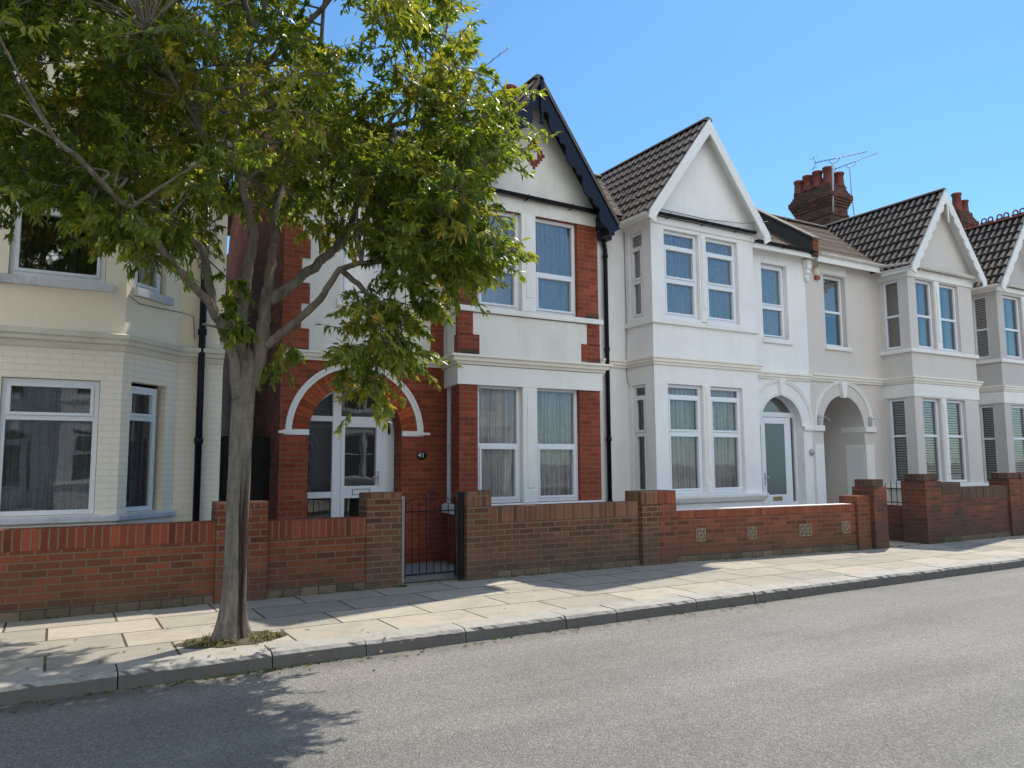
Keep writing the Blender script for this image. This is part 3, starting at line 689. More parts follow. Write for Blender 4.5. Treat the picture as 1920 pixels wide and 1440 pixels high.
# ------------------------------------------------------------------ house: beige and grey
def entrance_left_type(root, x0, wallm, trim, st):
    dx = x0-13.86
    X = lambda v: v+dx
    a, b, c, d, e, f = (X(13.86), MY), (X(16.42), MY), (X(16.38), BY), (X(18.93), BY), (X(18.93), MY), (X(19.46), MY)
    mb = MB()
    wall(mb, a, b, ZG-.1, 6.15, [('a', 14.93-13.86, .7, 2.37, ZG-.1, .001), ('r', 14.47-13.86, 15.2-13.86, 4.16, 5.76, .16)])
    wall(mb, b, c, ZG-.1, 6.0, [('r', .1, .52, 1.13, 3.03, .08), ('r', .1, .52, 4.18, 5.76, .08)])
    fx = [(16.68, 17.36), (17.6, 18.36)]
    holes = []
    for l, r in fx: holes += [('r', l-16.38, r-16.38, 1.13, 3.03, .12), ('r', l-16.38, r-16.38, 4.18, 5.76, .12)]
    wall(mb, c, d, ZG-.1, 6.0, holes); wall(mb, d, e, ZG-.1, 6.0); wall(mb, e, f, ZG-.1, 6.15)
    # deep porch: barrel reveal and back wall
    mb.frame(a, (1, 0)); P = mb.P; N = 24; uc = 14.93-13.86; r = .7; zs = 2.37
    arc = [(uc-r*math.cos(PI*k/N), zs+r*math.sin(PI*k/N)) for k in range(N+1)]; pts = [(uc-r, .05)]+arc+[(uc+r, .05)]
    mb.strip([P(u, 0, z) for u, z in pts], [P(u, 1.3, z) for u, z in pts])
    mb.build('wall', M[wallm], root)
    pb = MB(a, (1, 0)); pb.poly([pb.P(uc-r, 1.29, .05), pb.P(uc+r, 1.29, .05), pb.P(uc+r, 1.29, 3.1), pb.P(uc-r, 1.29, 3.1)]); pb.build('porch_wall', M['interior_wall'], root)
    pd = MB(a, (1, 0)); pd.box(uc-.45, uc+.45, 1.2, 1.27, .15, 2.2); pd.box(uc-.36, uc-.02, 1.18, 1.2, .4, 1.1); pd.box(uc+.02, uc+.36, 1.18, 1.2, .4, 1.1); pd.build('door', M['interior_wall'], root, .006)
    for k, (l, r_) in enumerate(fx):
        window(root, c, d, l-16.38, r_-16.38, 1.13, 3.03, .12, rows=(2.19,), sash=(), curtain=st[0])
        window(root, c, d, l-16.38, r_-16.38, 4.18, 5.76, .12, rows=(4.93,), sash=(), curtain=st[1][k])
    window(root, b, c, .1, .52, 1.13, 3.03, .08, rows=(2.19,), curtain=st[0], fw=.045, room=.3)
    window(root, b, c, .1, .52, 4.18, 5.76, .08, rows=(4.93,), curtain=st[2], fw=.045, room=.3)
    window(root, a, b, 14.47-13.86, 15.2-13.86, 4.16, 5.76, .15, rows=(4.95,), curtain='half')
    sill(root, a, b, 14.42-13.86, 15.28-13.86, 4.07, 4.16, .05, .14)
    if st[4]:
        sg = MB(a, (1, 0)); sg.box(14.3-13.86, 15.25-13.86, -.02, .0, 5.78, 5.97); sg.build('window_head', M[trim], root, .005)
    moulding('cornice', [a, b, c, d, e, f], corn(3.36, 3.52, .1), M['cornice_paint'], root)
    moulding('frieze', [b, c, d, e], band(3.06, 3.36, .018), M['white_trim'], root)
    moulding('window_sill', [b, c, d, e], band(4.06, 4.15, .06), M[trim], root, .005)
    moulding('window_sill', [b, c, d, e], band(1.02, 1.11, .07), M[trim], root, .005)
    moulding('eaves_band', [b, c, d, e], band(5.79, 5.99, .03), M[trim], root)
    for z0, z1 in ((1.13, 3.05), (4.16, 5.78)):
        mu = MB(c, (1, 0)); mu.box(17.39-16.38, 17.57-16.38, -.025, .03, z0, z1); mu.box(17.42-16.38, 17.54-16.38, -.045, -.02, z0+.2, z1-.12)
        mu.build('mullion', M[trim], root, .015)
    arch_ring(root, a, b, uc, 2.4, .93, 1.0, .04, trim)
    ks = MB(a, (1, 0)); ks.prism([(uc-.06, 3.02), (uc+.04, 3.02), (uc+.09, 3.38), (uc-.11, 3.38)], -.08, .02); ks.build('keystone', M[trim], root, .006)
    for l, r_, q0_, q1_ in ((uc-1.02, uc-.7, uc-.702, uc-.695), (uc+.7, uc+1.08, uc+.695, uc+.702)):
        im = MB(a, (1, 0)); im.box(l, r_, -.05, .02, 2.28, 2.4); im.box(q0_, q1_, -.02, .6, 2.28, 2.4); im.build('impost', M[trim], root, .008)
    for l, r_, q0_, q1_ in ((uc+.72, uc+1.0, -.012, 0), (uc-1.0, uc-.72, -.012, 0), (uc+.688, uc+.699, .03, .5)):
        pn = MB(a, (1, 0)); pn.box(l, r_, q0_, q1_, .2, 2.0); pn.build('white_panel', M['white_trim'], root)
    for u in (uc-.85, uc+.88):
        hk = MB(a, (1, 0)); hk.box(u-.04, u+.04, -.055, -.0, 2.42, 2.62); hk.tube([hk.P(u, -.05, 2.56), hk.P(u+.02, -.16, 2.58), hk.P(u+.09, -.2, 2.52), hk.P(u+.12, -.2, 2.46)], .008, 5)
        hk.build('lamp_bracket', M['galv'], root)
    main_roof(root, x0, X(19.46)); body(root, x0, X(19.46), wallm)
    gx = X(17.63); hw, ze, za, yf = 1.45, 5.98, 7.93, 10.0
    gable_wall(root, X(16.38), X(18.93), BY-.035, 6.0, gx, hw, ze, za, wallm)
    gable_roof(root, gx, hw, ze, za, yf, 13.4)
    barge(root, gx, hw+.02, ze-.02, za, yf-.04, .14, trim, scallop=scal(.3, .06), foot=.12)
    fn = MB(); fn.box(gx-.02, gx+.02, yf-.07, yf-.045, 7.2, 7.62); fn.lathe((gx, yf-.057, 7.13), [(.001, 0), (.025, .02), (.02, .06)], 8); fn.build('finial', M[trim], root)
    gutter(root, [(gx-hw+.2, BY-.11, 6.03), (gx+hw-.2, BY-.11, 6.03)], 'gutter_white', .06)
    gutter(root, [(X(14.02), 10.72, 6.12), (X(16.2), 10.72, 6.12)], 'gutter_white', .06); gutter(root, [(X(16.19), 10.73, 6.1), (X(16.19), 10.05, 6.03)], 'gutter_white', .06)
    sf = MB(); sf.box(X(13.9), X(16.4), 10.76, 10.99, 6.03, 6.07); sf.box(X(16.24), X(16.38), 10.08, 10.75, 5.93, 5.975); sf.box(X(13.99), X(16.24), 10.74, 10.76, 5.93, 6.13); sf.box(X(16.225), X(16.24), 10.08, 10.76, 5.86, 6.04)
    sf.build('eaves_board', M[trim], root)

be = empty('beige_house', (16, MY, 0)); be['wo'] = (16, MY, 0)
tag(be, 'beige rendered terraced house with open arched porch and scalloped white bargeboards', 'house')
entrance_left_type(be, 13.86, 'beige_render', 'white_trim', ('blind', ('drapes', 'drapes'), None, 0, 1))
al = MB(); al.lathe((0, 0, 0), [(.001, 0), (.1, 0), (.1, .05), (.075, .09), (.001, .1)], 16)
for i, q in enumerate(al.v): al.v[i] = (q[0]*.95+14.22, MY-q[2]-.002, q[1]*1.15+5.78)
ao = al.build('alarm_box', M['alarm'], be)
al2 = MB(); al2.box(14.16, 14.28, 10.93, 10.995, 5.6, 5.68); a2 = al2.build('alarm_light', M['alarm_red'], None); a2.parent = ao
cb = MB(); cb.box(13.8, 13.93, 10.86, 11.0, 5.78, 5.98); cb.box(13.81, 13.92, 10.89, 11.0, 5.68, 5.78); cb.box(13.82, 13.91, 10.92, 11.0, 5.58, 5.68); cb.lathe((13.865, 10.95, 5.5), [(.001, 0), (.04, .03), (.04, .08)], 8)
cb.build('corbel', M['white_trim'], be, .012)
rp = MB(); rp.tube([(19.08, 10.86, 6.0), (19.12, 10.9, 5.8), (19.12, 10.92, 3.6)], .04, 8); rp.build('downpipe', M['gutter_white'], be)
chimney(be, 18.88, 19.66, 14.0, 15.25, 6.5, 9.62, [(19.0, 14.12, .52, .14, 0), (19.5, 14.12, .45, .15, 0), (18.98, 14.45, .5, .15, 0), (18.98, 14.8, .48, .15, 0), (18.98, 15.12, .42, .15, 0), (19.45, 14.5, .4, .13, 0), (19.45, 14.9, .5, .13, 0)])

gh = empty('grey_house', (22, MY, 0)); gh['wo'] = (22, MY, 0)
tag(gh, 'grey terraced house at the right edge with red crested ridge and white gable ornament', 'house')
ST_G = dict(curtains=('blind', 'drapes', 'blind', 'drapes'), gf=(2.17,), gs=(), ff=(4.93,), fs=(), gutter='gutter_white', crest=True, ridge='red_ridge', scallop=scal(.42, .05))
white_type(gh, 19.46, 'grey_render', 'white_trim', 'grey_render', ST_G)
fz = MB(); mpath = [(19.46+.62, MY), (19.46+.6, BY), (19.46+3.16, BY), (19.46+3.16, MY)]
moulding('frieze', mpath, band(3.04, 3.33, .018), M['white_trim'], gh)
gx = 19.46-8.28+10.12
orn = MB()
for sg in (-1, 1):
    pts = []
    for k in range(13):
        a_ = PI*1.5*k/12; pts.append((gx+sg*(.04+.12*math.sin(a_)), 9.95, 7.0-.035*k+.05*math.cos(a_)))
    orn.tube(pts, .022, 6)
    orn.tube([(gx, 9.95, 7.15), (gx+sg*.1, 9.95, 7.02), (gx+sg*.06, 9.95, 6.85), (gx+sg*.14, 9.95, 6.7), (gx, 9.95, 6.5)], .02, 6)
orn.tube([(gx, 9.95, 7.7), (gx, 9.95, 6.4)], .025, 6); orn.build('gable_ornament', M['white_trim'], gh)
chimney(gh, 24.55, 25.35, 13.5, 14.4, 6.5, 9.6, [(24.75, 13.65, .62, .15, 0), (25.15, 13.65, .45, .14, 0), (24.95, 14.1, .5, .14, 0)])

# ------------------------------------------------------------------ house: red brick
br = empty('brick_house', (5.5, MY, 0)); br['wo'] = (5.5, MY, 0)
tag(br, 'red brick house with navy scalloped bargeboards, white rendered gable and arched brick porch', 'house')
a, b, c, d, e, f = (2.68, MY), (5.25, MY), (5.11, BY), (7.7, BY), (7.7, MY), (8.28, MY)
gf = MB(); wall(gf, a, b, ZG-.1, 3.12, [('a', 3.8-2.68, .71, 2.08, ZG-.1, .36)])
gf.build('wall', M['red_brick'], br)
up = MB(); wall(up, a, b, 3.12, 6.15, [('r', .84, 1.62, 4.06, 5.72, .12)])
wall(up, e, f, ZG-.1, 6.15); 
up.build('upper_wall', M['old_render'], br)
bl = math.hypot(.14, .75)
hf = [(5.42, 6.2), (6.46, 7.29)]
bay = MB()
holes = []
for l, r in hf: holes += [('r', l-5.11, r-5.11, 1.02, 2.82, .12), ('r', l-5.11, r-5.11, 4.0, 5.58, .12)]
wall(bay, b, c, ZG-.1, 5.9, [('r', .06, .3, 1.02, 2.82, .06), ('r', .1, .5, 4.0, 5.58, .06)])
wall(bay, c, d, ZG-.1, 5.9, holes); wall(bay, d, e, ZG-.1, 5.9)
bay.build('bay_wall', M['red_brick'], br)
for l, r in hf:
    window(br, c, d, l-5.11, r-5.11, 1.02, 2.82, .12, rows=(1.9,), sash=(0,), curtain='net')
    window(br, c, d, l-5.11, r-5.11, 4.0, 5.58, .12, rows=(4.66,), sash=(0,), curtain='net2')
window(br, b, c, .06, .3, 1.02, 2.82, .05, rows=(1.9,), curtain=None, fw=.045, room=.3)
window(br, b, c, .1, .5, 4.0, 5.58, .05, rows=(4.66,), curtain='net2', fw=.045, room=.3)
window(br, a, b, .84, 1.62, 4.06, 5.72, .1, rows=(4.85,), sash=(0,), curtain='net2')
sill(br, a, b, .78, 1.68, 3.96, 4.06, .05, .1)
moulding('frieze', [b, c, d, e], band(2.8, 3.1, .035), M['white_trim'], br, .004)
moulding('cornice', [b, c, d, e, f], corn(3.1, 3.25, .16), M['cornice_paint'], br)
moulding('cornice', [a, b], corn(3.12, 3.26, .12), M['cornice_paint'], br)
moulding('render_panel', [b, c, d, e], band(3.252, 3.9, .012), M['old_render'], br)
moulding('window_sill', [b, c, d, e], band(3.91, 4.0, .06), M['white_trim'], br, .005)
moulding('window_sill', [c, d], [(0, .93), (.04, .93), (.06, 1.0), (0, 1.02)], M['white_trim'], br, .005)
moulding('window_sill', [b, c], [(-.01, .88), (.07, .88), (.07, 1.0), (0, 1.02)], M['white_trim'], br, .005)
moulding('lintel_band', [b, c, d, e], band(5.58, 5.82, .02), M['old_render'], br)
for z0, z1 in ((1.02, 2.82), (4.0, 5.58)):
    mu = MB(c, (1, 0)); mu.box(6.197-5.11, 6.463-5.11, -.028, .1, z0, z1); mu.box(6.27-5.11, 6.39-5.11, -.042, -.02, z0+.22, z1-.12); mu.box(6.205-5.11, 6.455-5.11, -.034, .05, z0, z0+.2)
    mu.build('mullion', M['white_trim'], br, .01)
qn = MB(c, (1, 0))
for u0, u1, z0, z1 in ((2.34, 2.592, 3.55, 3.905), (2.22, 2.592, 3.27, 3.56)): qn.box(u0, u1, -.022, 0, z0, z1)
qn.build('brick_quoin', M['red_brick'], br); qn = MB(c, (1, 0))
for u0, u1, z0, z1 in ((0, .22, 3.55, 3.905), (-.0, .33, 3.27, 3.56)): qn.box(u0, u1, -.022, 0, z0, z1)
qn.frame(b, (c[0]-b[0], c[1]-b[1])); qn.box(bl-.12, bl+.02, -.024, 0, 3.55, 3.905); qn.box(bl-.2, bl+.02, -.024, 0, 3.27, 3.56)
qn.build('brick_quoin', M['red_brick'], br); qn = MB(a, (1, 0)); z = 3.27; k = 0
while z < 6.0:
    h = .37 if k % 2 else .3
    qn.box(-.002, .38 if k % 2 == 0 else .26, -.022, 0, z, min(z+h, 6.05)); z += h; k += 1
qn.build('brick_quoin', M['red_brick'], br); qn = MB(a, (1, 0)); qn.box(2.3, 2.52, -.02, 0, 3.27, 4.1)
qn.build('brick_quoin', M['red_brick'], br)
for u0, u1 in ((2.335, 2.593), (0, .31)):
    for q_ in ((-.026, 0, 3.26, 3.33), (-.006, 0, 4.005, 4.09)): db = MB(c, (1, 0)); db.box(u0, u1, *q_); db.build('dark_brick_band', M['chimney_brick'], br)
# arch: voussoirs, white hood, imposts, keystone
vs = MB(a, (1, 0)); uc = 3.8-2.68; zs = 2.08; N = 40
for k in range(N):
    t0, t1 = PI*k/N, PI*(k+1)/N
    q = lambda r, t: vs.P(uc-r*math.cos(t), -.006, zs+r*math.sin(t))
    vs.poly([q(.71, t0), q(.71, t1), q(.97, t1), q(.97, t0)][::-1], uv=[(t0*.84, .29), (t1*.84, .29), (t1*.84, .01), (t0*.84, .01)])
vs.build('brick_arch', M['red_arch'], br)
arch_ring(br, a, b, uc, zs, .96, 1.05, .05, 'white_trim')
for q_ in (((uc-1.07, uc-.71), (uc-1.14, uc-1.0)), ((uc+.71, uc+1.06), (uc+.98, uc+1.16))):
    im = MB(a, (1, 0)); im.box(*q_[0], -.03, .02, 2.04, 2.12); im.box(*q_[1], -.06, 0, 2.06, 2.1); im.build('impost', M['white_trim'], br, .005)
ks = MB(a, (1, 0)); ks.prism([(uc-.05, 2.74), (uc+.05, 2.74), (uc+.1, 3.13), (uc-.1, 3.13)], -.09, .02); ks.build('keystone', M['white_trim'], br, .008)
# glazed porch screen
dm = MB(a, (1, 0)); w0, w1 = .3, .37; r = .71; U = lambda v: v-2.68
arc = [(uc-r*math.cos(PI*k/24), zs+r*math.sin(PI*k/24)) for k in range(25)]; arci = [(uc-(r-.05)*math.cos(PI*k/24), zs+(r-.05)*math.sin(PI*k/24)) for k in range(25)]
for k in range(24): dm.prism([arci[k+1], arci[k], arc[k], arc[k+1]], w0, w1)
dm.box(uc-r, uc-r+.045, w0, w1, .15, zs); dm.box(uc+r-.12, uc+r, w0, w1, .15, zs)
dm.box(U(3.53), U(3.66), w0-.01, w1, .15, 2.73); dm.box(uc-r+.03, uc+r-.05, w0-.005, w1, 2.26, 2.34)
dm.box(uc-r+.045, U(3.53), w0, w1, 1.13, 1.22); dm.box(U(4.27), U(4.4), w0-.012, w1, .15, 2.27)
scr = dm.build('porch_screen', M['pvc'], br, .004)
g = MB(a, (1, 0)); pts = [(uc-.66, .2), (uc+.66, .2), (uc+.66, zs)]+[arci[k] for k in range(24, -1, -1)]+[(uc-.66, zs)]
g.poly([g.P(u, w0+.035, z) for u, z in pts])
def sub(o, par): o.parent = par; return o
sub(g.build('pane', M['glass'], None), scr)
q = MB(a, (1, 0)); q.box(uc-.72, uc+.72, .39, 1.3, .1, 2.85)
sub(q.build('porch_interior', M['room'], None), scr)
q = MB(a, (1, 0)); q.box(U(3.16), U(3.3), .41, .43, 1.4, 2.6); q.box(U(3.95), U(4.2), .5, .52, 1.3, 2.3); sub(q.build('curtain', M['pale_blind'], None), scr)
dr = MB(a, (1, 0)); l, rr = U(3.66), U(4.27)
dr.box(l, l+.055, w0-.03, w1-.01, .17, 2.26); dr.box(rr-.06, rr, w0-.03, w1-.01, .17, 2.26); dr.box(l, rr, w0-.026, w1-.01, 2.18, 2.262); dr.box(l+.05, rr-.05, w0-.028, w1-.01, 1.12, 1.3); dr.box(l, rr, w0-.026, w1-.01, .17, .3)
door = dr.build('door', M['pvc'], br, .004)
lb = MB(a, (1, 0)); lb.box(U(3.84), U(4.1), w0-.04, w0-.027, 1.17, 1.175); lb.box(U(3.84), U(4.1), w0-.04, w0-.027, 1.25, 1.255); lb.box(U(3.835), U(3.84), w0-.04, w0-.027, 1.17, 1.255); lb.box(U(4.1), U(4.105), w0-.04, w0-.027, 1.17, 1.255)
sub(lb.build('letterbox', M['iron'], None), door)
h = MB(a, (1, 0)); h.box(rr-.045, rr-.02, w0-.045, w0-.03, 1.3, 1.52); h.box(rr-.12, rr-.03, w0-.075, w0-.06, 1.42, 1.44); h.box(rr-.04, rr-.025, w0-.075, w0-.03, 1.42, 1.44)
sub(h.build('handle', M['galv'], None), door)
# number plate
npm = MB(); npm.lathe((0, 0, 0), [(.001, 0), (1, 0), (1, .012), (.95, .016), (.001, .016)], 24)
for i, q in enumerate(npm.v): npm.v[i] = (q[0]*.085+4.84, MY-q[2], q[1]*.065+1.75)
plate = npm.build('number_plate', M['sign'], br)
tx = bpy.data.curves.new('number', 'FONT'); tx.body = '41'; tx.size = .11; tx.align_x = 'CENTER'; tx.align_y = 'CENTER'; tx.extrude = .002
to = bpy.data.objects.new('tmp', tx); COL.objects.link(to); dg = bpy.context.evaluated_depsgraph_get()
tm = bpy.data.meshes.new_from_object(to.evaluated_get(dg)); bpy.data.objects.remove(to); tm.materials.clear(); tm.materials.append(M['sign_white'])
num = bpy.data.objects.new('house_number', tm); COL.objects.link(num); num.parent = plate
num.location = (4.83, MY-.019, 1.752); num.rotation_euler = (PI/2, 0, 0)
# roof
main_roof(br, 2.6, 8.28)
sw = MB(); sw.poly([(2.68, 15.2, ZG-.1), (2.68, MY, ZG-.1), (2.68, MY, 6.1), (2.68, 13.2, 7.8), (2.68, 15.2, 6.1)]); sw.poly([(8.28, 15.2, 0), (2.68, 15.2, 0), (2.68, 15.2, 6.1), (8.28, 15.2, 6.1)])
sw.poly([(2.68, 20, 0), (2.68, 15.2, 0), (2.68, 15.2, 6.1), (2.68, 15.35, 5.7), (2.68, 20, 5.7)]); sw.poly([(6.5, 20, 0), (2.68, 20, 0), (2.68, 20, 5.7), (6.5, 20, 5.7)]); sw.poly([(2.68, 15.2, 5.7), (6.5, 15.2, 5.7), (6.5, 20, 5.7), (2.68, 20, 5.7)])
sw.build('side_wall', M['side_brick'], br)
gx, hw, ze, za, yf = 6.36, 1.5, 5.6, 7.74, 9.92
gable_wall(br, 5.11, 7.7, BY-.02, 5.82, gx, hw, ze, za, 'old_render')
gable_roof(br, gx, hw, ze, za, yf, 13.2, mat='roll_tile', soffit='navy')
def bscal(t):
    q = (t % .56)/.56
    if q < .62: return .085*math.sin(PI*q/.62)**.8
    if q < .78: return -.02
    return .04*math.sin(PI*(q-.78)/.22)
barge(br, gx, hw+.015, ze-.02, za-.02, yf-.045, .23, 'navy', scallop=bscal, foot=.1)
rl = MB()
for sg in (-1, 1):
    for (o, t) in ((0.0, .05),):
        A = [(gx+sg*(hw+.03), yf-.07, ze-.03), (gx, yf-.07, za+.005)]; 
        rl.strip([A[0], A[1]] if sg > 0 else [A[1], A[0]], [(p[0]-sg*.03, p[1], p[2]-.05) for p in (A if sg > 0 else A[::-1])])
        rl.strip([(gx+sg*(hw+.03), yf-.07, ze-.028), (gx, yf-.07, za+.007)], [(gx+sg*(hw+.03), yf+.05, ze-.028), (gx, yf+.05, za+.007)])
rl.build('verge_strip', M['ridge'], br)
fn = MB(); fn.box(gx-.03, gx+.03, yf-.1, yf-.05, 7.12, 7.66); fn.box(gx-.018, gx+.018, yf-.09, yf-.06, 7.0, 7.12); fn.lathe((gx, yf-.075, 6.93), [(.001, 0), (.035, .02), (.035, .05), (.015, .08)], 10); fn.build('finial', M['navy'], br)
bk = MB(); bk.prism([(7.45, 5.62), (7.78, 5.35), (7.84, 5.42), (7.84, 5.62), (7.62, 5.9)], 9.9-0, 10.2) if False else bk.box(7.66, 7.8, 9.95, 10.24, 5.5, 5.75)
bk.box(7.7, 7.84, 9.93, 10.2, 5.38, 5.52); bk.box(7.72, 7.8, 10.3, 10.9, 5.6, 5.7); bk.build('eaves_bracket', M['navy'], br, .02)
gutter(br, [(gx-hw+.15, BY-.09, 5.87), (gx+hw-.12, BY-.09, 5.83)], 'black', .05); gutter(br, [(2.6, 10.72, 6.1), (5.1, 10.72, 6.1)], 'black')
eb = MB(); eb.box(2.68, 5.1, 10.76, 10.99, 6.02, 6.06); eb.build('eaves_board', M['navy'], br); eb = MB(); eb.box(7.72, 8.28, 10.76, 10.99, 6.02, 6.06); eb.build('eaves_board', M['navy'], br)
dia = MB((0, BY-.02), (1, 0)); u = .052; cxd, czd = 6.44, 6.6
u = .046; rows = {r_: [q_ for q_ in range(-4, 5) if abs(q_)+abs(r_) <= 4 and not (abs(q_)+abs(r_) <= 1 or (abs(q_) == 1 and abs(r_) == 1))] for r_ in range(-4, 5)}
for r_, cs in rows.items():
    for q_ in cs: dia.box(cxd+(q_-.5)*u, cxd+(q_+.5)*u, -.012, 0, czd+(r_-.5)*u*1.22, czd+(r_+.5)*u*1.22)
dia.build('brick_diamond', M['terracotta'], br)
chimney(br, 7.9, 8.75, 13.8, 15.0, 6.5, 9.17, [(8.19, 13.95, .63, .155, 0), (8.5, 13.95, .5, .13, 0), (8.0, 14.4, .5, .14, 0), (8.0, 14.8, .45, .14, 0)])

# ------------------------------------------------------------------ house: cream
cr = empty('cream_house', (0, MY, 0)); cr['wo'] = (0, MY, 0)
tag(cr, 'cream painted brick house on the left with canted bay and chipped white sills', 'house')
q0, q1, q2, q3, q4, q5 = (-5.2, MY), (-1.5, MY), (-.8, 10.3), (.64, 10.3), (1.33, MY), (1.9, MY)
cl = math.hypot(.69, .7)
segs = [(q0, q1, [('r', 1.2, 2.1, ZG-.1, 2.4, .3), ('r', 1.2, 2.0, 3.8, 5.2, .12)]), (q1, q2, [('r', .2, .8, 1.08, 2.64, .12), ('r', .2, .75, 3.82, 5.2, .12)]), (q2, q3, [('r', .23, 1.21, 1.06, 2.62, .12), ('r', .23, 1.21, 3.79, 5.25, .12)]), (q3, q4, [('r', .15, .78, 1.06, 2.64, .14), ('r', .15, .7, 3.8, 5.2, .14)]), (q4, q5, [])]
lo, hi = MB(), MB()
for p, q, hs in segs:
    wall(lo, p, q, ZG-.1, 3.03, [h for h in hs if h[3] < 3]); wall(hi, p, q, 3.03, 6.0 if p not in (q0, q4) else 6.15, [h for h in hs if h[3] > 3])
lo.build('wall', M['cream_brick'], cr); hi.build('upper_wall', M['cream_render'], cr)
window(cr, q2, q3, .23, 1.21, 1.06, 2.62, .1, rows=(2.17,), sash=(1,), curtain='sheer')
window(cr, q2, q3, .23, 1.21, 3.79, 5.25, .1, rows=(4.62,), sash=(0,), curtain='sheer')  # grey sheers on both upper windows added to stand in for pane reflections
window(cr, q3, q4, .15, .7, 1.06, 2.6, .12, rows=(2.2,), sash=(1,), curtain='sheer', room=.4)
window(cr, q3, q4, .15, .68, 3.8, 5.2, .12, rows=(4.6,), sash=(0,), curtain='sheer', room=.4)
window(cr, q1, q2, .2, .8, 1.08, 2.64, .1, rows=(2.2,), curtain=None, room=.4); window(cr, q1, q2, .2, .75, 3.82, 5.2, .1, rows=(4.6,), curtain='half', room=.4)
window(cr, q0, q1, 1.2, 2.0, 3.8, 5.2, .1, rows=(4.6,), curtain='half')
dd = MB(q0, (1, 0)); dd.box(1.21, 2.09, .22, .28, .1, 2.39); dd.box(1.35, 1.6, .2, .22, 1.2, 2.2); dd.box(1.7, 1.95, .2, .22, 1.2, 2.2); dd.build('door', M['navy'], cr, .005)
st_ = MB(q2, (1, 0)); 
for (u, z, ww, hh) in ((.35, 1.1, .2, .14), (.55, 1.1, .12, .2), (.7, 1.1, .25, .1), (.95, 1.1, .1, .17)): st_.box(u, u+ww, .3, .5, z, z+hh)
st_.build('window_clutter', M['clutter'], cr)
moulding('cornice', [q0, q1, q2, q3, q4, q5], [(0, 2.98), (.03, 2.98), (.05, 3.04), (.09, 3.06), (.09, 3.1), (.12, 3.12), (.12, 3.17), (0, 3.2)], M['cream_trim'], cr)
moulding('window_sill', [q1, q2, q3, q4], [(0, .98), (.06, .98), (.06, 1.03), (0, 1.05)], M['chipped_sill'], cr, .006)
sill(cr, q2, q3, .12, 1.31, 3.68, 3.78, .07, .1, 'chipped_sill'); sill(cr, q3, q4, .1, .78, 3.69, 3.79, .07, .1, 'chipped_sill')
sill(cr, q0, q1, 1.15, 2.05, 3.7, 3.79, .06, .1, 'chipped_sill'); sill(cr, q1, q2, .15, .8, 3.7, 3.8, .06, .1, 'chipped_sill')
dp = MB(); dp.tube([(1.61, 10.92, 6.0), (1.61, 10.92, .2)], .045, 10)
for z in (5.2, 3.35, 1.9, .7): dp.lathe((1.61, 10.92, z), [(.045, 0), (.058, .01), (.058, .08), (.045, .09)], 10)
dp.build('downpipe', M['black'], cr)
cbm = MB(); cbm.tube([(.66, 10.24, 3.66), (.8, 10.4, 3.6), (1.05, 10.68, 3.62), (1.35, 10.96, 3.64), (1.5, 10.97, 3.6), (1.52, 10.96, 3.3)], .006, 5); cbm.build('wall_cable', M['steel'], cr)
main_roof(cr, -5.2, 1.95); 
sw = MB(); sw.poly([(1.9, MY, 0), (1.9, 15.2, 0), (1.9, 15.2, 6.1), (1.9, 13.2, 7.8), (1.9, MY, 6.1)]); sw.poly([(1.9, 15.2, 0), (-5.2, 15.2, 0), (-5.2, 15.2, 6.1), (1.9, 15.2, 6.1)]); sw.poly([(-5.2, 15.2, 0), (-5.2, MY, 0), (-5.2, MY, 6.1), (-5.2, 13.2, 7.8), (-5.2, 15.2, 6.1)])
sw.build('side_wall', M['cream_brick'], cr)
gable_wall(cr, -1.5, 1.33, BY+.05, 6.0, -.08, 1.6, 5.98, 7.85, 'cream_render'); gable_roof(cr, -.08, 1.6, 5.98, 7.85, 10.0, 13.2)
barge(cr, -.08, 1.62, 5.96, 7.85, 9.96, .17, 'white_trim', foot=.1)
eb = MB(); eb.box(-1.6, 1.45, 10.1, 11.0, 5.96, 6.0); eb.box(1.3, 1.95, 10.76, 11.0, 6.03, 6.07); eb.build('eaves_board', M['white_trim'], cr); gutter(cr, [(1.4, 10.72, 6.1), (1.95, 10.72, 6.1)], 'black')

# every sub-part built in world coordinates: cancel its parent's shift
for root in (wh, be, gh, br, cr):
    for p_ in root.children:
        for s_ in p_.children:
            s_.matrix_parent_inverse.identity()
            s_.location = (4.83, MY-.019, 1.752) if s_.name.startswith('house_number') else (0, 0, 0)

# far-side row: the houses opposite, which the window panes reflect
def opposite(src, x, lab):
    o = copy_tree(src); o.rotation_euler = (0, 0, PI); o.location = (x, -12.5, 0); o['label'] = lab; return o
opposite(wh, 0.5, 'white terraced house across the road, left of the two mirrored in the bay windows')
opposite(be, 6.1, 'beige terraced house across the road, right of the two mirrored in the bay windows')
opposite(gh, 11.5, 'grey terraced house across the road, seen only as a reflection in the right hand windows')
opposite(be, 17.2, 'far beige terraced house across the road, seen only as a reflection')
opposite(wh, -5.6, 'white terraced house across the road, reflected in the cream house window')

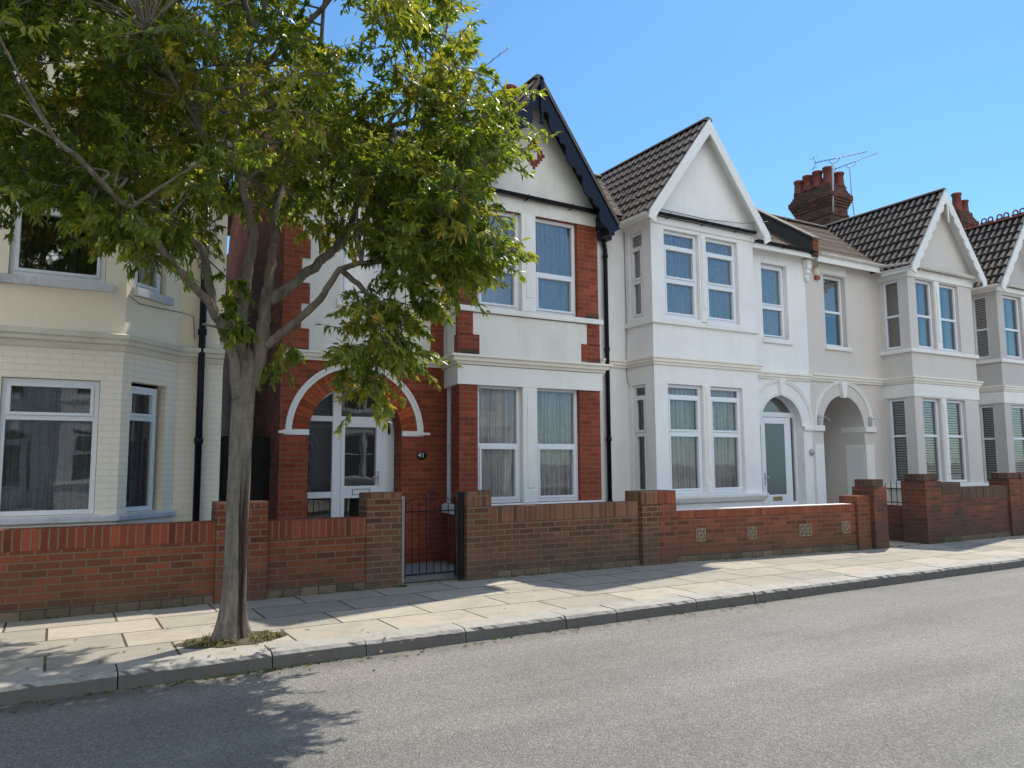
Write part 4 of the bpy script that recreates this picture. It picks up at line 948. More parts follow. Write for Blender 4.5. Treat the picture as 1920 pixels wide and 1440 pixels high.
# ------------------------------------------------------------------ garden walls
WP = [(-6, 9.08), (3.73, 9.1), (4.6, 9.1), (8.1, 9.0), (12.2, 8.57), (14.2, 8.52), (25.5, 8.4)]
def wy(x):
    for (x0, y0), (x1, y1) in zip(WP, WP[1:]):
        if x0 <= x <= x1: return y0+(y1-y0)*(x-x0)/(x1-x0)
    return WP[-1][1]
def gwall(root, x0, x1, zt, face, cop, ch=.215, th=.22, plinth=True, proud=.0):
    p0, p1 = (x0, wy(x0)-proud), (x1, wy(x1)-proud); L = math.hypot(p1[0]-p0[0], p1[1]-p0[1]); d = (p1[0]-p0[0], p1[1]-p0[1])
    mb = MB(p0, d); mb.box(0, L, 0, th, .05, zt-ch); mb.build('brickwork', M[face], root)
    mb = MB(p0, d); mb.box(0, L, -.004, th+.004, zt-ch, zt); 
    n = len(mb.f)
    mb.build('coping', M[cop], root, .008)
    if plinth:
        mb = MB(p0, d); mb.box(0, L, -.014, th+.01, .04, .225); mb.build('base_course', M['plinth'], root, .012)
def pier(root, x0, x1, zt, face, cop=None, dep=.36, fw=-.05, capz=.1, step=None):
    y = wy((x0+x1)/2); mb = MB((x0, y), (1, 0)); mb.box(0, x1-x0, fw, fw+dep, .05, zt-capz); mb.build('pier', M[face], root)
    mb = MB((x0, y), (1, 0)); s = step or 0; mb.box(s, x1-x0-s, fw+s, fw+dep-s, zt-capz, zt); mb.build('pier_cap', M[cop or face], root, .012)
g1 = empty('garden_wall', (0, 9.1, .12)); tag(g1, 'red brick garden wall behind the tree, with soldier course top, ending at the iron gate', 'garden wall')
g1['wo'] = (0, 9.1, .12)
gwall(g1, -6, 1.55, 1.0, 'garden_red', 'garden_red_soldier'); pier(g1, 1.55, 2.1, 1.21, 'garden_red', 'garden_red_soldier', capz=.075); gwall(g1, 2.1, 3.28, .98, 'garden_red', 'garden_red_soldier')
pier(g1, 3.28, 3.74, 1.27, 'garden_brown', 'garden_brown_soldier', dep=.3, fw=-.015, capz=.1)
g2 = empty('garden_wall', (6, 9.05, .12)); g2['wo'] = (6, 9.05, .12); tag(g2, 'brown brick garden wall in front of the red brick bay, right of the iron gate', 'garden wall')
pier(g2, 4.62, 4.99, 1.26, 'garden_brown', 'garden_brown_soldier', capz=.2); gwall(g2, 4.99, 7.44, 1.05, 'garden_brown', 'garden_brown_soldier')
g3 = empty('garden_wall', (10, 8.8, .12)); g3['wo'] = (10, 8.8, .12); tag(g3, 'orange brick garden wall with four pierced vent blocks in front of the white house', 'garden wall')
pier(g3, 7.46, 7.78, 1.2, 'garden_brown', 'garden_brown_soldier', capz=.2, fw=-.06, dep=.4); pier(g3, 7.782, 8.12, 1.2, 'garden_orange', 'garden_orange_soldier', capz=.2, fw=-.055)
gwall(g3, 8.12, 11.86, .89, 'garden_orange', 'garden_orange_soldier', ch=.12); pier(g3, 11.86, 12.2, 1.03, 'garden_orange', fw=-.03, capz=.07)
pier(g3, 12.2, 12.56, 1.31, 'garden_dark', 'garden_dark_soldier', capz=.13, step=.03, fw=-.09, dep=.42)
tc = MB((8.12, wy(8.12)), (11.86-8.12, wy(11.86)-wy(8.12))); tc.box(.02, 3.7, .012, .2, .891, .9); tc.build('sunlit_mortar_strip', M['white_trim'], g3)  # mortar top whitened so its colour stands in for direct sun
for k, (x, z) in enumerate(((8.6, .51), (9.6, .5), (10.72, .5), (11.62, .51))):
    p0 = (x-.5, wy(x-.5)); dv = (1, wy(x+.5)-wy(x-.5)); wdt = .18 if k != 2 else .27; hgt = .2
    v = MB(p0, dv); s0 = .5-wdt/2; N = 3 if k != 2 else 4
    # pierced grid: frame plus curved bars
    v.box(s0, s0+wdt, -.012, 0, z-hgt/2, z-hgt/2+.018); v.box(s0, s0+wdt, -.012, 0, z+hgt/2-.018, z+hgt/2); v.box(s0, s0+.018, -.012, 0, z-hgt/2, z+hgt/2); v.box(s0+wdt-.018, s0+wdt, -.012, 0, z-hgt/2, z+hgt/2)
    cw = (wdt-.036)/N; chh = (hgt-.036)/3
    for i in range(N):
        for j in range(3):
            cx_, cz_ = s0+.018+cw*(i+.5), z-hgt/2+.018+chh*(j+.5); sg = 1 if (i+j) % 2 else -1
            v.tube([v.P(cx_-cw/2, -.006, cz_-sg*chh/2), v.P(cx_-cw*.1, -.008, cz_-sg*chh*.22), v.P(cx_+cw*.1, -.008, cz_+sg*chh*.22), v.P(cx_+cw/2, -.006, cz_+sg*chh/2)], .009, 5)
    for i in range(1, N): v.box(s0+.018+cw*i-.006, s0+.018+cw*i+.006, -.01, 0, z-hgt/2, z+hgt/2)
    for j in (1, 2): v.box(s0, s0+wdt, -.011, 0, z-hgt/2+.018+chh*j-.006, z-hgt/2+.018+chh*j+.006)
    vb = v.build('vent_block', M['vent'], g3)
    hb = MB(p0, dv); hb.poly([hb.P(s0+.01, -.003, z-hgt/2+.01), hb.P(s0+wdt-.01, -.003, z-hgt/2+.01), hb.P(s0+wdt-.01, -.003, z+hgt/2-.01), hb.P(s0+.01, -.003, z+hgt/2-.01)])  # flat dark sheet, shade of the pierced holes put into its colour
    ho = hb.build('vent_shade', M['hole_shade'], None); ho.parent = vb
g4 = empty('garden_wall', (15.5, 8.5, .12)); g4['wo'] = (15.5, 8.5, .12); tag(g4, 'soot-darkened brick garden wall with stepped pier in front of the beige house', 'garden wall')
pier(g4, 13.7, 14.2, 1.38, 'garden_dark', 'garden_dark_soldier', capz=.13, step=.04, dep=.48, fw=-.06)
gwall(g4, 14.2, 14.9, 1.22, 'garden_dark', 'garden_dark_soldier'); gwall(g4, 14.9, 16.5, 1.12, 'garden_dark', 'garden_dark_soldier')
pier(g4, 16.5, 16.95, 1.38, 'garden_dark', 'garden_dark_soldier', capz=.13, step=.03, dep=.4)
# side wall with railings, running back from the stepped pier
g5 = empty('dividing_wall', (13.95, 9.8, .12)); g5['wo'] = (13.95, 9.8, .12); tag(g5, 'low dark brick wall topped with spiked railings running back beside the beige porch path', 'garden wall')
w5 = MB((13.8, 9.95), (0, -1)); w5.box(0, .97, 0, .2, .05, .78); w5.build('brickwork', M['garden_dark'], g5)
w5 = MB()
for k in range(8):
    y = 9.05+k*.115; z = 1.2+.04*math.sin(k*1.3); w5.tube([(13.9, y, .76), (13.9, y, z), (13.9+.0, y+.0, z+.03)], [.008, .008, .002], 5)
w5.tube([(13.9, 8.98, .84), (13.9, 9.93, .84)], .01, 5); w5.tube([(13.9, 8.98, 1.1), (13.9, 9.93, 1.1)], .01, 5); w5.build('railings', M['iron'], g5)
g6 = empty('garden_wall', (20, 8.45, .12)); g6['wo'] = (20, 8.45, .12); tag(g6, 'brick garden wall at the right edge, in front of the grey house', 'garden wall')
pier(g6, 16.952, 17.4, 1.37, 'garden_orange', 'garden_dark_soldier', capz=.12, step=.02); gwall(g6, 17.4, 22.2, 1.1, 'garden_orange', 'garden_orange_soldier')
for g_ in (g3,):
    for p_ in g_.children:
        for s_ in p_.children: s_.location = (0, 0, 0)
for lab, x, nm in (('low party wall between the brick and white front gardens', 8.0, 'dividing_wall'),):
    g7 = empty(nm, (x, 10, .12)); g7['wo'] = (x, 10, .12); tag(g7, lab, 'garden wall'); w7 = MB((x, 10.95), (0, -1)); w7.box(0, 1.85, 0, .2, .05, .85); w7.build('brickwork', M['garden_brown'], g7)

# iron gate by number 41
ga = empty('iron_gate', (4.18, 9.12, .15)); ga['wo'] = (4.18, 9.12, .15); tag(ga, 'black iron bar gate with scroll top between the two brick garden walls', 'gate')
fr = MB(); fr.tube([(3.8, 9.14, .24), (4.5, 9.14, .24)], .011, 6); fr.tube([(3.8, 9.14, 1.02), (4.5, 9.14, 1.02)], .009, 6)
fr.tube([(3.8, 9.14, .2), (3.8, 9.14, 1.18)], .012, 6); fr.tube([(4.5, 9.14, .2), (4.5, 9.14, 1.18)], .014, 6)
fr.build('gate_frame', M['iron'], ga)
for k in range(6):
    x = 3.9+k*.1; m_ = MB(); m_.tube([(x, 9.14, .24), (x, 9.14, 1.12+.05*math.sin(k*PI/5))], .0065, 5); m_.build('gate_bar', M['iron'], ga)
sc = MB()
for sg in (-1, 1):
    sc.tube([(4.15+sg*(.02+.05*math.sin(t)), 9.14, 1.2+.03*t*.4-.03*math.cos(t)) for t in [k*.55 for k in range(11)]], .006, 5)
    sc.tube([(4.15+sg*.06, 9.14, 1.17), (4.15+sg*.2, 9.14, 1.19), (4.15+sg*.34, 9.14, 1.12)], .006, 5)
sc.tube([(4.15, 9.14, .55), (4.15, 9.14, 1.25)], .006, 5)
sc.build('scrollwork', M['iron'], ga)
gp = MB(); gp.box(3.745, 3.785, 9.11, 9.17, .15, 1.22); gp.build('gate_post', M['concrete'], ga); gp = MB(); gp.box(4.56, 4.61, 9.11, 9.17, .15, 1.25); gp.build('gate_post', M['iron'], ga)
# alley gate between the cream and brick houses
ag = empty('alley_gate', (2.3, 11.3, .15)); ag['wo'] = (2.3, 11.3, .15); tag(ag, 'dark board gate closing the narrow passage between the cream and brick houses', 'gate')
for k in range(7):
    m_ = MB(); m_.box(1.905+k*.11, 1.905+k*.11+.104, 11.5+(k % 2)*.006, 11.53, .15, 2.02+.01*(k % 3)); m_.build('board', M['dark_wood'], ag)
m_ = MB(); m_.box(1.905, 2.675, 11.47, 11.5, .6, .7); m_.build('rail', M['dark_wood'], ag); m_ = MB(); m_.box(1.905, 2.675, 11.47, 11.5, 1.7, 1.8); m_.build('rail', M['dark_wood'], ag)

# ------------------------------------------------------------------ television aerials
def aerial(name, base, top, dirv, n, L, label, mast_r=.02, bend=None, back=.35):
    r_ = empty(name, base); r_['wo'] = base; tag(r_, label, 'aerial')
    m_ = MB(); m_.tube([base]+(bend or [])+[top], mast_r, 7); m_.build('mast', M['galv'], r_)
    t = Vector(top); dv = Vector(dirv).normalized(); c = t+Vector((0, 0, .12)); a_ = c-dv*L*back; b_ = c+dv*L*(1-back)
    perp = Vector((-dv.y, dv.x, 0)).normalized()
    m_ = MB(); m_.tube([a_, b_], .01, 5); m_.tube([t-dv*.12+Vector((0, 0, .12)), t-dv*.1+Vector((0, 0, .02)), t, t+dv*.2+Vector((0, 0, .02)), t+dv*.26+Vector((0, 0, .12))], .009, 5); m_.build('boom', M['steel'], r_)
    m_ = MB()
    for k in range(n):
        p_ = a_+(b_-a_)*((k+1.5)/(n+1)); l = .11; m_.tube([p_-perp*l, p_+perp*l], .005, 4)
        m_.tube([p_-Vector((0, 0, .0)), p_+Vector((0, 0, .035))], .005, 4)
    for z_ in (-.16, .16): m_.tube([a_+dv*.1, a_-dv*.02+Vector((0, 0, z_))], .008, 4); m_.tube([a_+Vector((0, 0, z_))-perp*.16, a_+Vector((0, 0, z_))+perp*.16], .007, 4)
    m_.build('elements', M['steel'], r_)
    r_['group'] = 'television aerials on the chimneys'; return r_
aerial('tv_aerial', (18.9, 13.93, 8.75), (18.93, 13.88, 10.2), (1, -.25, .3), 13, 1.95, 'television aerial on a pale mast strapped to the big chimney corner', .028)
aerial('tv_aerial', (20.15, 14.2, 8.1), (20.0, 14.1, 10.35), (1, -.25, .44), 12, 1.8, 'television aerial on a thin cranked mast just right of the big chimney', .016, bend=[(20.3, 14.2, 8.5), (20.1, 14.15, 9.5)])
aerial('tv_aerial', (7.35, 13.8, 7.8), (7.3, 13.8, 9.75), (1, -.3, .95), 6, 1.5, 'television aerial behind the tree beside the brick house chimney', .014)

# ------------------------------------------------------------------ ground, road, pavement
def plane_mesh(name, x0, x1, y0, y1, z, mat, kind='structure', nx=1, ny=1):
    m_ = MB()
    for i in range(nx):
        for j in range(ny):
            xa, xb = x0+(x1-x0)*i/nx, x0+(x1-x0)*(i+1)/nx; ya, yb = y0+(y1-y0)*j/ny, y0+(y1-y0)*(j+1)/ny
            m_.poly([(xa, ya, z), (xb, ya, z), (xb, yb, z), (xa, yb, z)])
    o = m_.build(name, mat); o['kind'] = kind; return o
s = NT('soil'); g = s.geo(); ground_m = s.bsdf(s.ramp(s.noise(g, 2, 6), (.3, (.06, .05, .035)), (.7, (.12, .1, .07))), .95, s.bump(s.noise(g, 20, 5), .4, .03))
plane_mesh('ground', -900, 900, -900, 900, -.02, ground_m)
s = NT('asphalt'); g = s.geo()
n1 = s.noise(g, 110, 4, .75); n2 = s.noise(s.scale(g, (.12, 1.0, 1)), 1.3, 4, .6); n3 = s.noise(g, 28, 4, .7); n0 = s.noise(g, .7, 5, .6)
v = s.n('TexVoronoi'); s.set(v, 'Vector', g); s.set(v, 'Scale', 85.)
stone = s.ramp(v.outputs['Color'], (.1, (.15, .142, .126)), (.55, (.222, .208, .184)), (.95, (.35, .33, .295)))
tr = s.ramp(n2, (.38, .85), (.62, 1.12))
col = s.mix(1., stone, tr, 'MULTIPLY'); col = s.mix(1., col, s.ramp(n0, (.3, .88), (.7, 1.1)), 'MULTIPLY')
col = s.mix(1., col, s.ramp(n1, (.3, .7), (.7, 1.22)), 'MULTIPLY')
sp_ = s.n('SeparateXYZ'); s.t.links.new(g, sp_.inputs[0])
edge = s.ramp(s.math('ADD', sp_.outputs[1], s.math('MULTIPLY', s.noise(g, 3, 4), .35)), (6.2, 0.), (6.7, 1.)) if False else None
ed = s.n('MapRange'); s.t.links.new(s.math('ADD', sp_.outputs[1], s.math('MULTIPLY', s.noise(g, 2.5, 5), .5)), ed.inputs[0]); ed.inputs[1].default_value = 6.35; ed.inputs[2].default_value = 6.7
col = s.mix(s.math('MULTIPLY', ed.outputs[0], .55), col, (.085, .075, .055))
h = s.math('ADD', s.math('MULTIPLY', v.outputs['Distance'], -1.2), s.math('ADD', n1, s.math('MULTIPLY', n3, .6)))
asphalt = s.bsdf(col, .62, s.bump(h, .8, .009), Specular_IOR_Level=.55)
plane_mesh('road', -60, 120, -3.0, 6.5, 0, asphalt)
s = NT('paving_slabs'); g = s.geo(); b = s.n('TexBrick'); b.offset = .37; b.offset_frequency = 2
s.set(b, 'Vector', g); s.set(b, 'Scale', 1.); s.set(b, 'Brick Width', .92); s.set(b, 'Row Height', .61); s.set(b, 'Mortar Size', .012); s.set(b, 'Mortar Smooth', .3); s.set(b, 'Color1', (0., 0., 0.)); s.set(b, 'Color2', (1., 1., 1.)); s.set(b, 'Mortar', (.5, .5, .5))
col = s.ramp(b.outputs['Color'], (.0, (.31, .285, .24)), (.3, (.36, .325, .265)), (.6, (.42, .37, .3)), (1., (.47, .415, .335)))
n_ = s.noise(g, 3.5, 6, .7); nf = s.noise(g, 90, 4, .7)
col = s.mix(s.math('MULTIPLY', s.ramp(n_, (.45, 0.), (.75, 1.)), .45), col, (.17, .155, .125)); col = s.mix(1., col, s.ramp(nf, (.3, .8), (.7, 1.15)), 'MULTIPLY')
col = s.mix(s.math('MULTIPLY', s.ramp(s.noise(g, 9, 6, .7), (.6, 0.), (.72, 1.)), .35), col, (.12, .11, .09))
col = s.mix(b.outputs['Fac'], col, s.mix(s.ramp(s.noise(g, 2.2, 4), (.5, 0.), (.6, 1.)), (.055, .05, .035), (.1, .1, .03)))
slab = s.bsdf(col, .85, s.bump(s.math('SUBTRACT', s.math('MULTIPLY', nf, .3), b.outputs['Fac']), .6, .012))
pv = MB(); pv.poly([(-60, 6.755, .12), (120, 6.755, .12), (120, 9.3, .12), (-60, 9.3, .12)]); o = pv.build('pavement', slab); o['kind'] = 'structure'
pv = MB(); pv.box(-60, 120, -10.2, -3.02, -.01, .12); o = pv.build('far_pavement', slab); o['kind'] = 'structure'
plane_mesh('front_garden', -60, 120, 9.25, 25, .135, M['concrete']); plane_mesh('far_garden', -60, 120, -30, -10.2, .135, M['concrete'])
s = NT('granite_kerb'); g = s.geo(); nf = s.noise(g, 160, 4, .8); nb = s.noise(g, 5, 5, .7)
col = s.ramp(nf, (.35, (.25, .235, .21)), (.5, (.4, .375, .33)), (.68, (.52, .49, .43))); col = s.mix(s.math('MULTIPLY', s.ramp(nb, (.45, 0.), (.7, 1.)), .4), col, (.14, .13, .1))
gn = s.n('SeparateXYZ'); s.t.links.new(s.n('NewGeometry').outputs['Normal'], gn.inputs[0]); col = s.mix(s.math('MULTIPLY', s.ramp(gn.outputs[2], (.2, 1.), (.8, 0.)), .8), col, (.075, .062, .048))  # upright faces darkened: road grime plus the front's shade painted in
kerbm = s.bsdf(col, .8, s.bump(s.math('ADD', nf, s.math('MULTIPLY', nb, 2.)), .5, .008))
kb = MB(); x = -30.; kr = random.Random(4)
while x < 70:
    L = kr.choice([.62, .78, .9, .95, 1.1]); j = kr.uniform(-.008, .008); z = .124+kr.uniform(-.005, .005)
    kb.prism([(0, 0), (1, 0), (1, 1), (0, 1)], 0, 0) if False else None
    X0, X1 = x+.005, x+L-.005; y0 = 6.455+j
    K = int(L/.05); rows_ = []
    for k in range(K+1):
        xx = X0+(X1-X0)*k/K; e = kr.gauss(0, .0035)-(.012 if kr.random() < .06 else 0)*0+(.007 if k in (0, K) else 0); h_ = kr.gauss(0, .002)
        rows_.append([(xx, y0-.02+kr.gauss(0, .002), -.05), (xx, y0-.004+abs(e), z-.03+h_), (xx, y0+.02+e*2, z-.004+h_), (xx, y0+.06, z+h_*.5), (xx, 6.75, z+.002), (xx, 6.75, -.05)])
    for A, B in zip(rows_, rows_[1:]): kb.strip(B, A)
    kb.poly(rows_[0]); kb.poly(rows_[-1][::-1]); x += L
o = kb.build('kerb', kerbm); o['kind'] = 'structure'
kb = MB(); kb.box(-60, 120, -3.02, -2.72, -.02, .118); o = kb.build('far_kerb', kerbm); o['kind'] = 'structure'
kf = MB(); kf.box(-30, 70, 6.5, 6.74, -.05, .1); o = kf.build('kerb_bed', ground_m); o['kind'] = 'structure'

# ------------------------------------------------------------------ tree
def smooth_path(P, n=5):
    P = [Vector(p) for p in P]; out = []
    for i in range(len(P)-1):
        p0, p1, p2, p3 = P[max(i-1, 0)], P[i], P[i+1], P[min(i+2, len(P)-1)]
        for k in range(n):
            t = k/n; out.append(.5*((2*p1)+(-p0+p2)*t+(2*p0-5*p1+4*p2-p3)*t*t+(-p0+3*p1-3*p2+p3)*t**3))
    out.append(P[-1]); return out
tree = empty('street_tree', (1.38, 7.13, .1)); tree['wo'] = (1.38, 7.13, .1)
tag(tree, 'broad leafy street tree with grey forked trunk growing from the pavement by the kerb', 'tree')
s = NT('bark'); g = s.objc()
w_ = s.noise(s.scale(g, (1, 1, .25)), 16, 6, .7); n_ = s.noise(g, 55, 5, .7); p_ = s.noise(g, 2.6, 5, .65); rg = s.noise(s.scale(g, (.35, .35, 2.)), 14, 5, .7)
col = s.ramp(w_, (.3, (.085, .066, .047)), (.5, (.19, .158, .118)), (.72, (.31, .27, .215)))
col = s.mix(s.ramp(p_, (.45, 0.), (.65, .6)), col, (.17, .155, .1)); col = s.mix(s.math('MULTIPLY', s.ramp(rg, (.55, 0.), (.7, 1.)), .4), col, (.07, .055, .04))
at = s.n('Attribute'); at.attribute_name = 'rot'
rc_ = s.ramp(s.noise(s.scale(g, (1, 1, .12)), 40, 5, .7), (.35, (.018, .012, .009)), (.6, (.075, .045, .03)), (.75, (.14, .11, .08)))
col = s.mix(at.outputs['Fac'], col, rc_)
bark = s.bsdf(col, .9, s.bump(s.math('ADD', w_, s.math('ADD', s.math('MULTIPLY', n_, .4), s.math('MULTIPLY', rg, .7))), .8, .02))
# trunk with root flare and a rotted groove on the side towards the house
TP = smooth_path([(1.37, 7.13, .06), (1.375, 7.13, .25), (1.385, 7.13, .6), (1.39, 7.13, 1.25), (1.405, 7.13, 1.95), (1.43, 7.13, 2.4), (1.45, 7.15, 2.75)], 10)
seg = 40; V = []; F = []; rot = []
for i, p in enumerate(TP):
    z = p.z; base = .088+.018*math.exp(-(z-.1)/.9)
    for k in range(seg):
        a_ = 2*PI*k/seg
        flare = .085*math.exp(-max(0, z-.06)/.13)*(1+.5*math.sin(3*a_+.6)+.25*math.sin(5*a_))
        r_ = base+flare+.008*math.sin(3*a_+z*2.1)+.006*math.sin(7*a_-z*3)+.004*math.sin(13*a_+z*5)
        if z > 2.3: r_ *= max(.02, 1-((z-2.3)/.36)**2)**.5 if z < 2.66 else .02
        gr = 0
        for ac, wd, dp_ in ((-.8, .34, .058), (-1.35, .12, .05), (-.2, .12, .03)):
            da = (a_-ac-.08*math.sin(z*3)+PI) % (2*PI)-PI; gr = max(gr, dp_*math.exp(-(da/wd)**2))
        fade = min(1, max(0, (1.75-z)/.7))*(1-.0*z); r_ -= gr*fade; rot.append(min(1, gr/.05*fade*1.9))
        V.append((p.x+r_*math.cos(a_), p.y+r_*math.sin(a_), z))
for i in range(len(TP)-1):
    for k in range(seg): F.append((i*seg+k, i*seg+(k+1) % seg, (i+1)*seg+(k+1) % seg, (i+1)*seg+k))
me = bpy.data.meshes.new('trunk'); me.from_pydata([(x-1.38, y-7.13, z-.1) for x, y, z in V], [], F)
at_ = me.attributes.new('rot', 'FLOAT', 'POINT'); at_.data.foreach_set('value', rot)
me.polygons.foreach_set('use_smooth', [True]*len(F)); me.materials.append(bark)
trunk = bpy.data.objects.new('trunk', me); COL.objects.link(trunk); trunk.parent = tree
LIMBS = [
 ([(1.36, 7.11, 2.2), (1.28, 7.05, 2.6), (1.12, 6.9, 2.89), (.84, 6.6, 3.12), (.57, 6.3, 3.31), (.32, 6.0, 3.47), (-.1, 5.6, 3.7)], .052, .016),
 ([(1.1, 6.9, 2.92), (1.05, 7.0, 3.3), (.92, 7.2, 3.68), (.6, 7.5, 4.0), (.1, 7.8, 4.3), (-.6, 8.1, 4.7)], .042, .013),
 ([(1.40, 7.13, 2.2), (1.38, 7.15, 2.72), (1.42, 7.2, 3.22), (1.47, 7.2, 3.73), (1.32, 7.1, 4.23), (1.28, 7.1, 4.67), (1.4, 7.2, 5.48), (1.6, 7.3, 6.46), (1.6, 7.3, 7.5)], .06, .018),
 ([(1.47, 7.13, 2.3), (1.58, 7.2, 2.84), (1.62, 7.25, 3.15), (1.7, 7.4, 3.6), (1.8, 7.7, 4.24), (2.07, 8.0, 5.14), (2.34, 8.2, 6.21), (2.4, 8.3, 7.2)], .072, .018),
 ([(1.58, 7.15, 2.68), (1.81, 7.1, 2.89), (2.05, 7.0, 3.15), (2.21, 6.9, 3.42), (2.59, 6.8, 3.53), (2.99, 6.7, 3.5), (3.4, 6.6, 3.35)], .046, .014),
 ([(1.63, 7.25, 3.12), (1.97, 7.3, 3.43), (2.29, 7.4, 3.74), (2.45, 7.4, 4.03), (2.64, 7.4, 4.63), (2.84, 7.5, 5.17), (3.34, 7.5, 5.84), (3.6, 7.5, 6.6)], .056, .014),
 ([(2.42, 7.4, 4.0), (2.82, 7.1, 4.03), (3.11, 6.6, 3.9), (3.3, 6.1, 3.65), (3.4, 5.7, 3.45)], .032, .01),
 ([(2.21, 6.9, 3.42), (2.44, 6.8, 3.2), (2.62, 6.7, 2.95), (2.7, 6.6, 2.6)], .03, .01),
 ([(1.33, 7.1, 4.23), (1.01, 6.6, 4.25), (.69, 6.0, 4.35), (.4, 5.6, 4.6)], .026, .01),
 ([(1.3, 7.1, 4.6), (.7, 7.0, 5.1), (0., 6.9, 5.6), (-.8, 6.8, 6.1), (-1.3, 6.8, 6.5)], .024, .008),
 ([(1.4, 7.2, 5.2), (1.8, 6.6, 5.6), (2.2, 6.0, 6.0), (2.6, 5.5, 6.6)], .035, .012),
 ([(1.45, 7.2, 5.6), (1.0, 6.6, 6.2), (.5, 6.0, 6.8), (.3, 5.6, 7.4)], .035, .01),
 ([(2.84, 7.5, 5.17), (3.2, 7.0, 5.2), (3.5, 6.5, 5.1), (3.6, 6.1, 4.9)], .03, .01),
 ([(.84, 6.6, 3.12), (.2, 6.7, 3.5), (-.5, 6.6, 3.7), (-1.3, 6.5, 4.0)], .024, .009),
 ([(2.1, 8.0, 5.2), (2.9, 8.4, 5.8), (3.5, 8.6, 6.4)], .035, .01), ([(1.8, 7.7, 4.3), (1.3, 8.4, 4.9), (.8, 8.9, 5.6)], .035, .01)]
SK = []; bm_ = MB()
rr = random.Random(3)
for pts, r0, r1 in LIMBS:
    P = smooth_path(pts, 6); n = len(P)
    P = [p+Vector((rr.gauss(0, .008), rr.gauss(0, .008), rr.gauss(0, .006))) if 2 < i < n-1 else p for i, p in enumerate(P)]
    rad = [(r0+(r1-r0)*(i/(n-1))**.8)*(1+.05*rr.uniform(-1, 1)) for i in range(n)]
    bm_.tube(P, rad, 12); SK += [(p, rad[i]) for i, p in enumerate(P) if i > 3]
SKP = np.array([list(p) for p, _ in SK]); SKR = [r for _, r in SK]
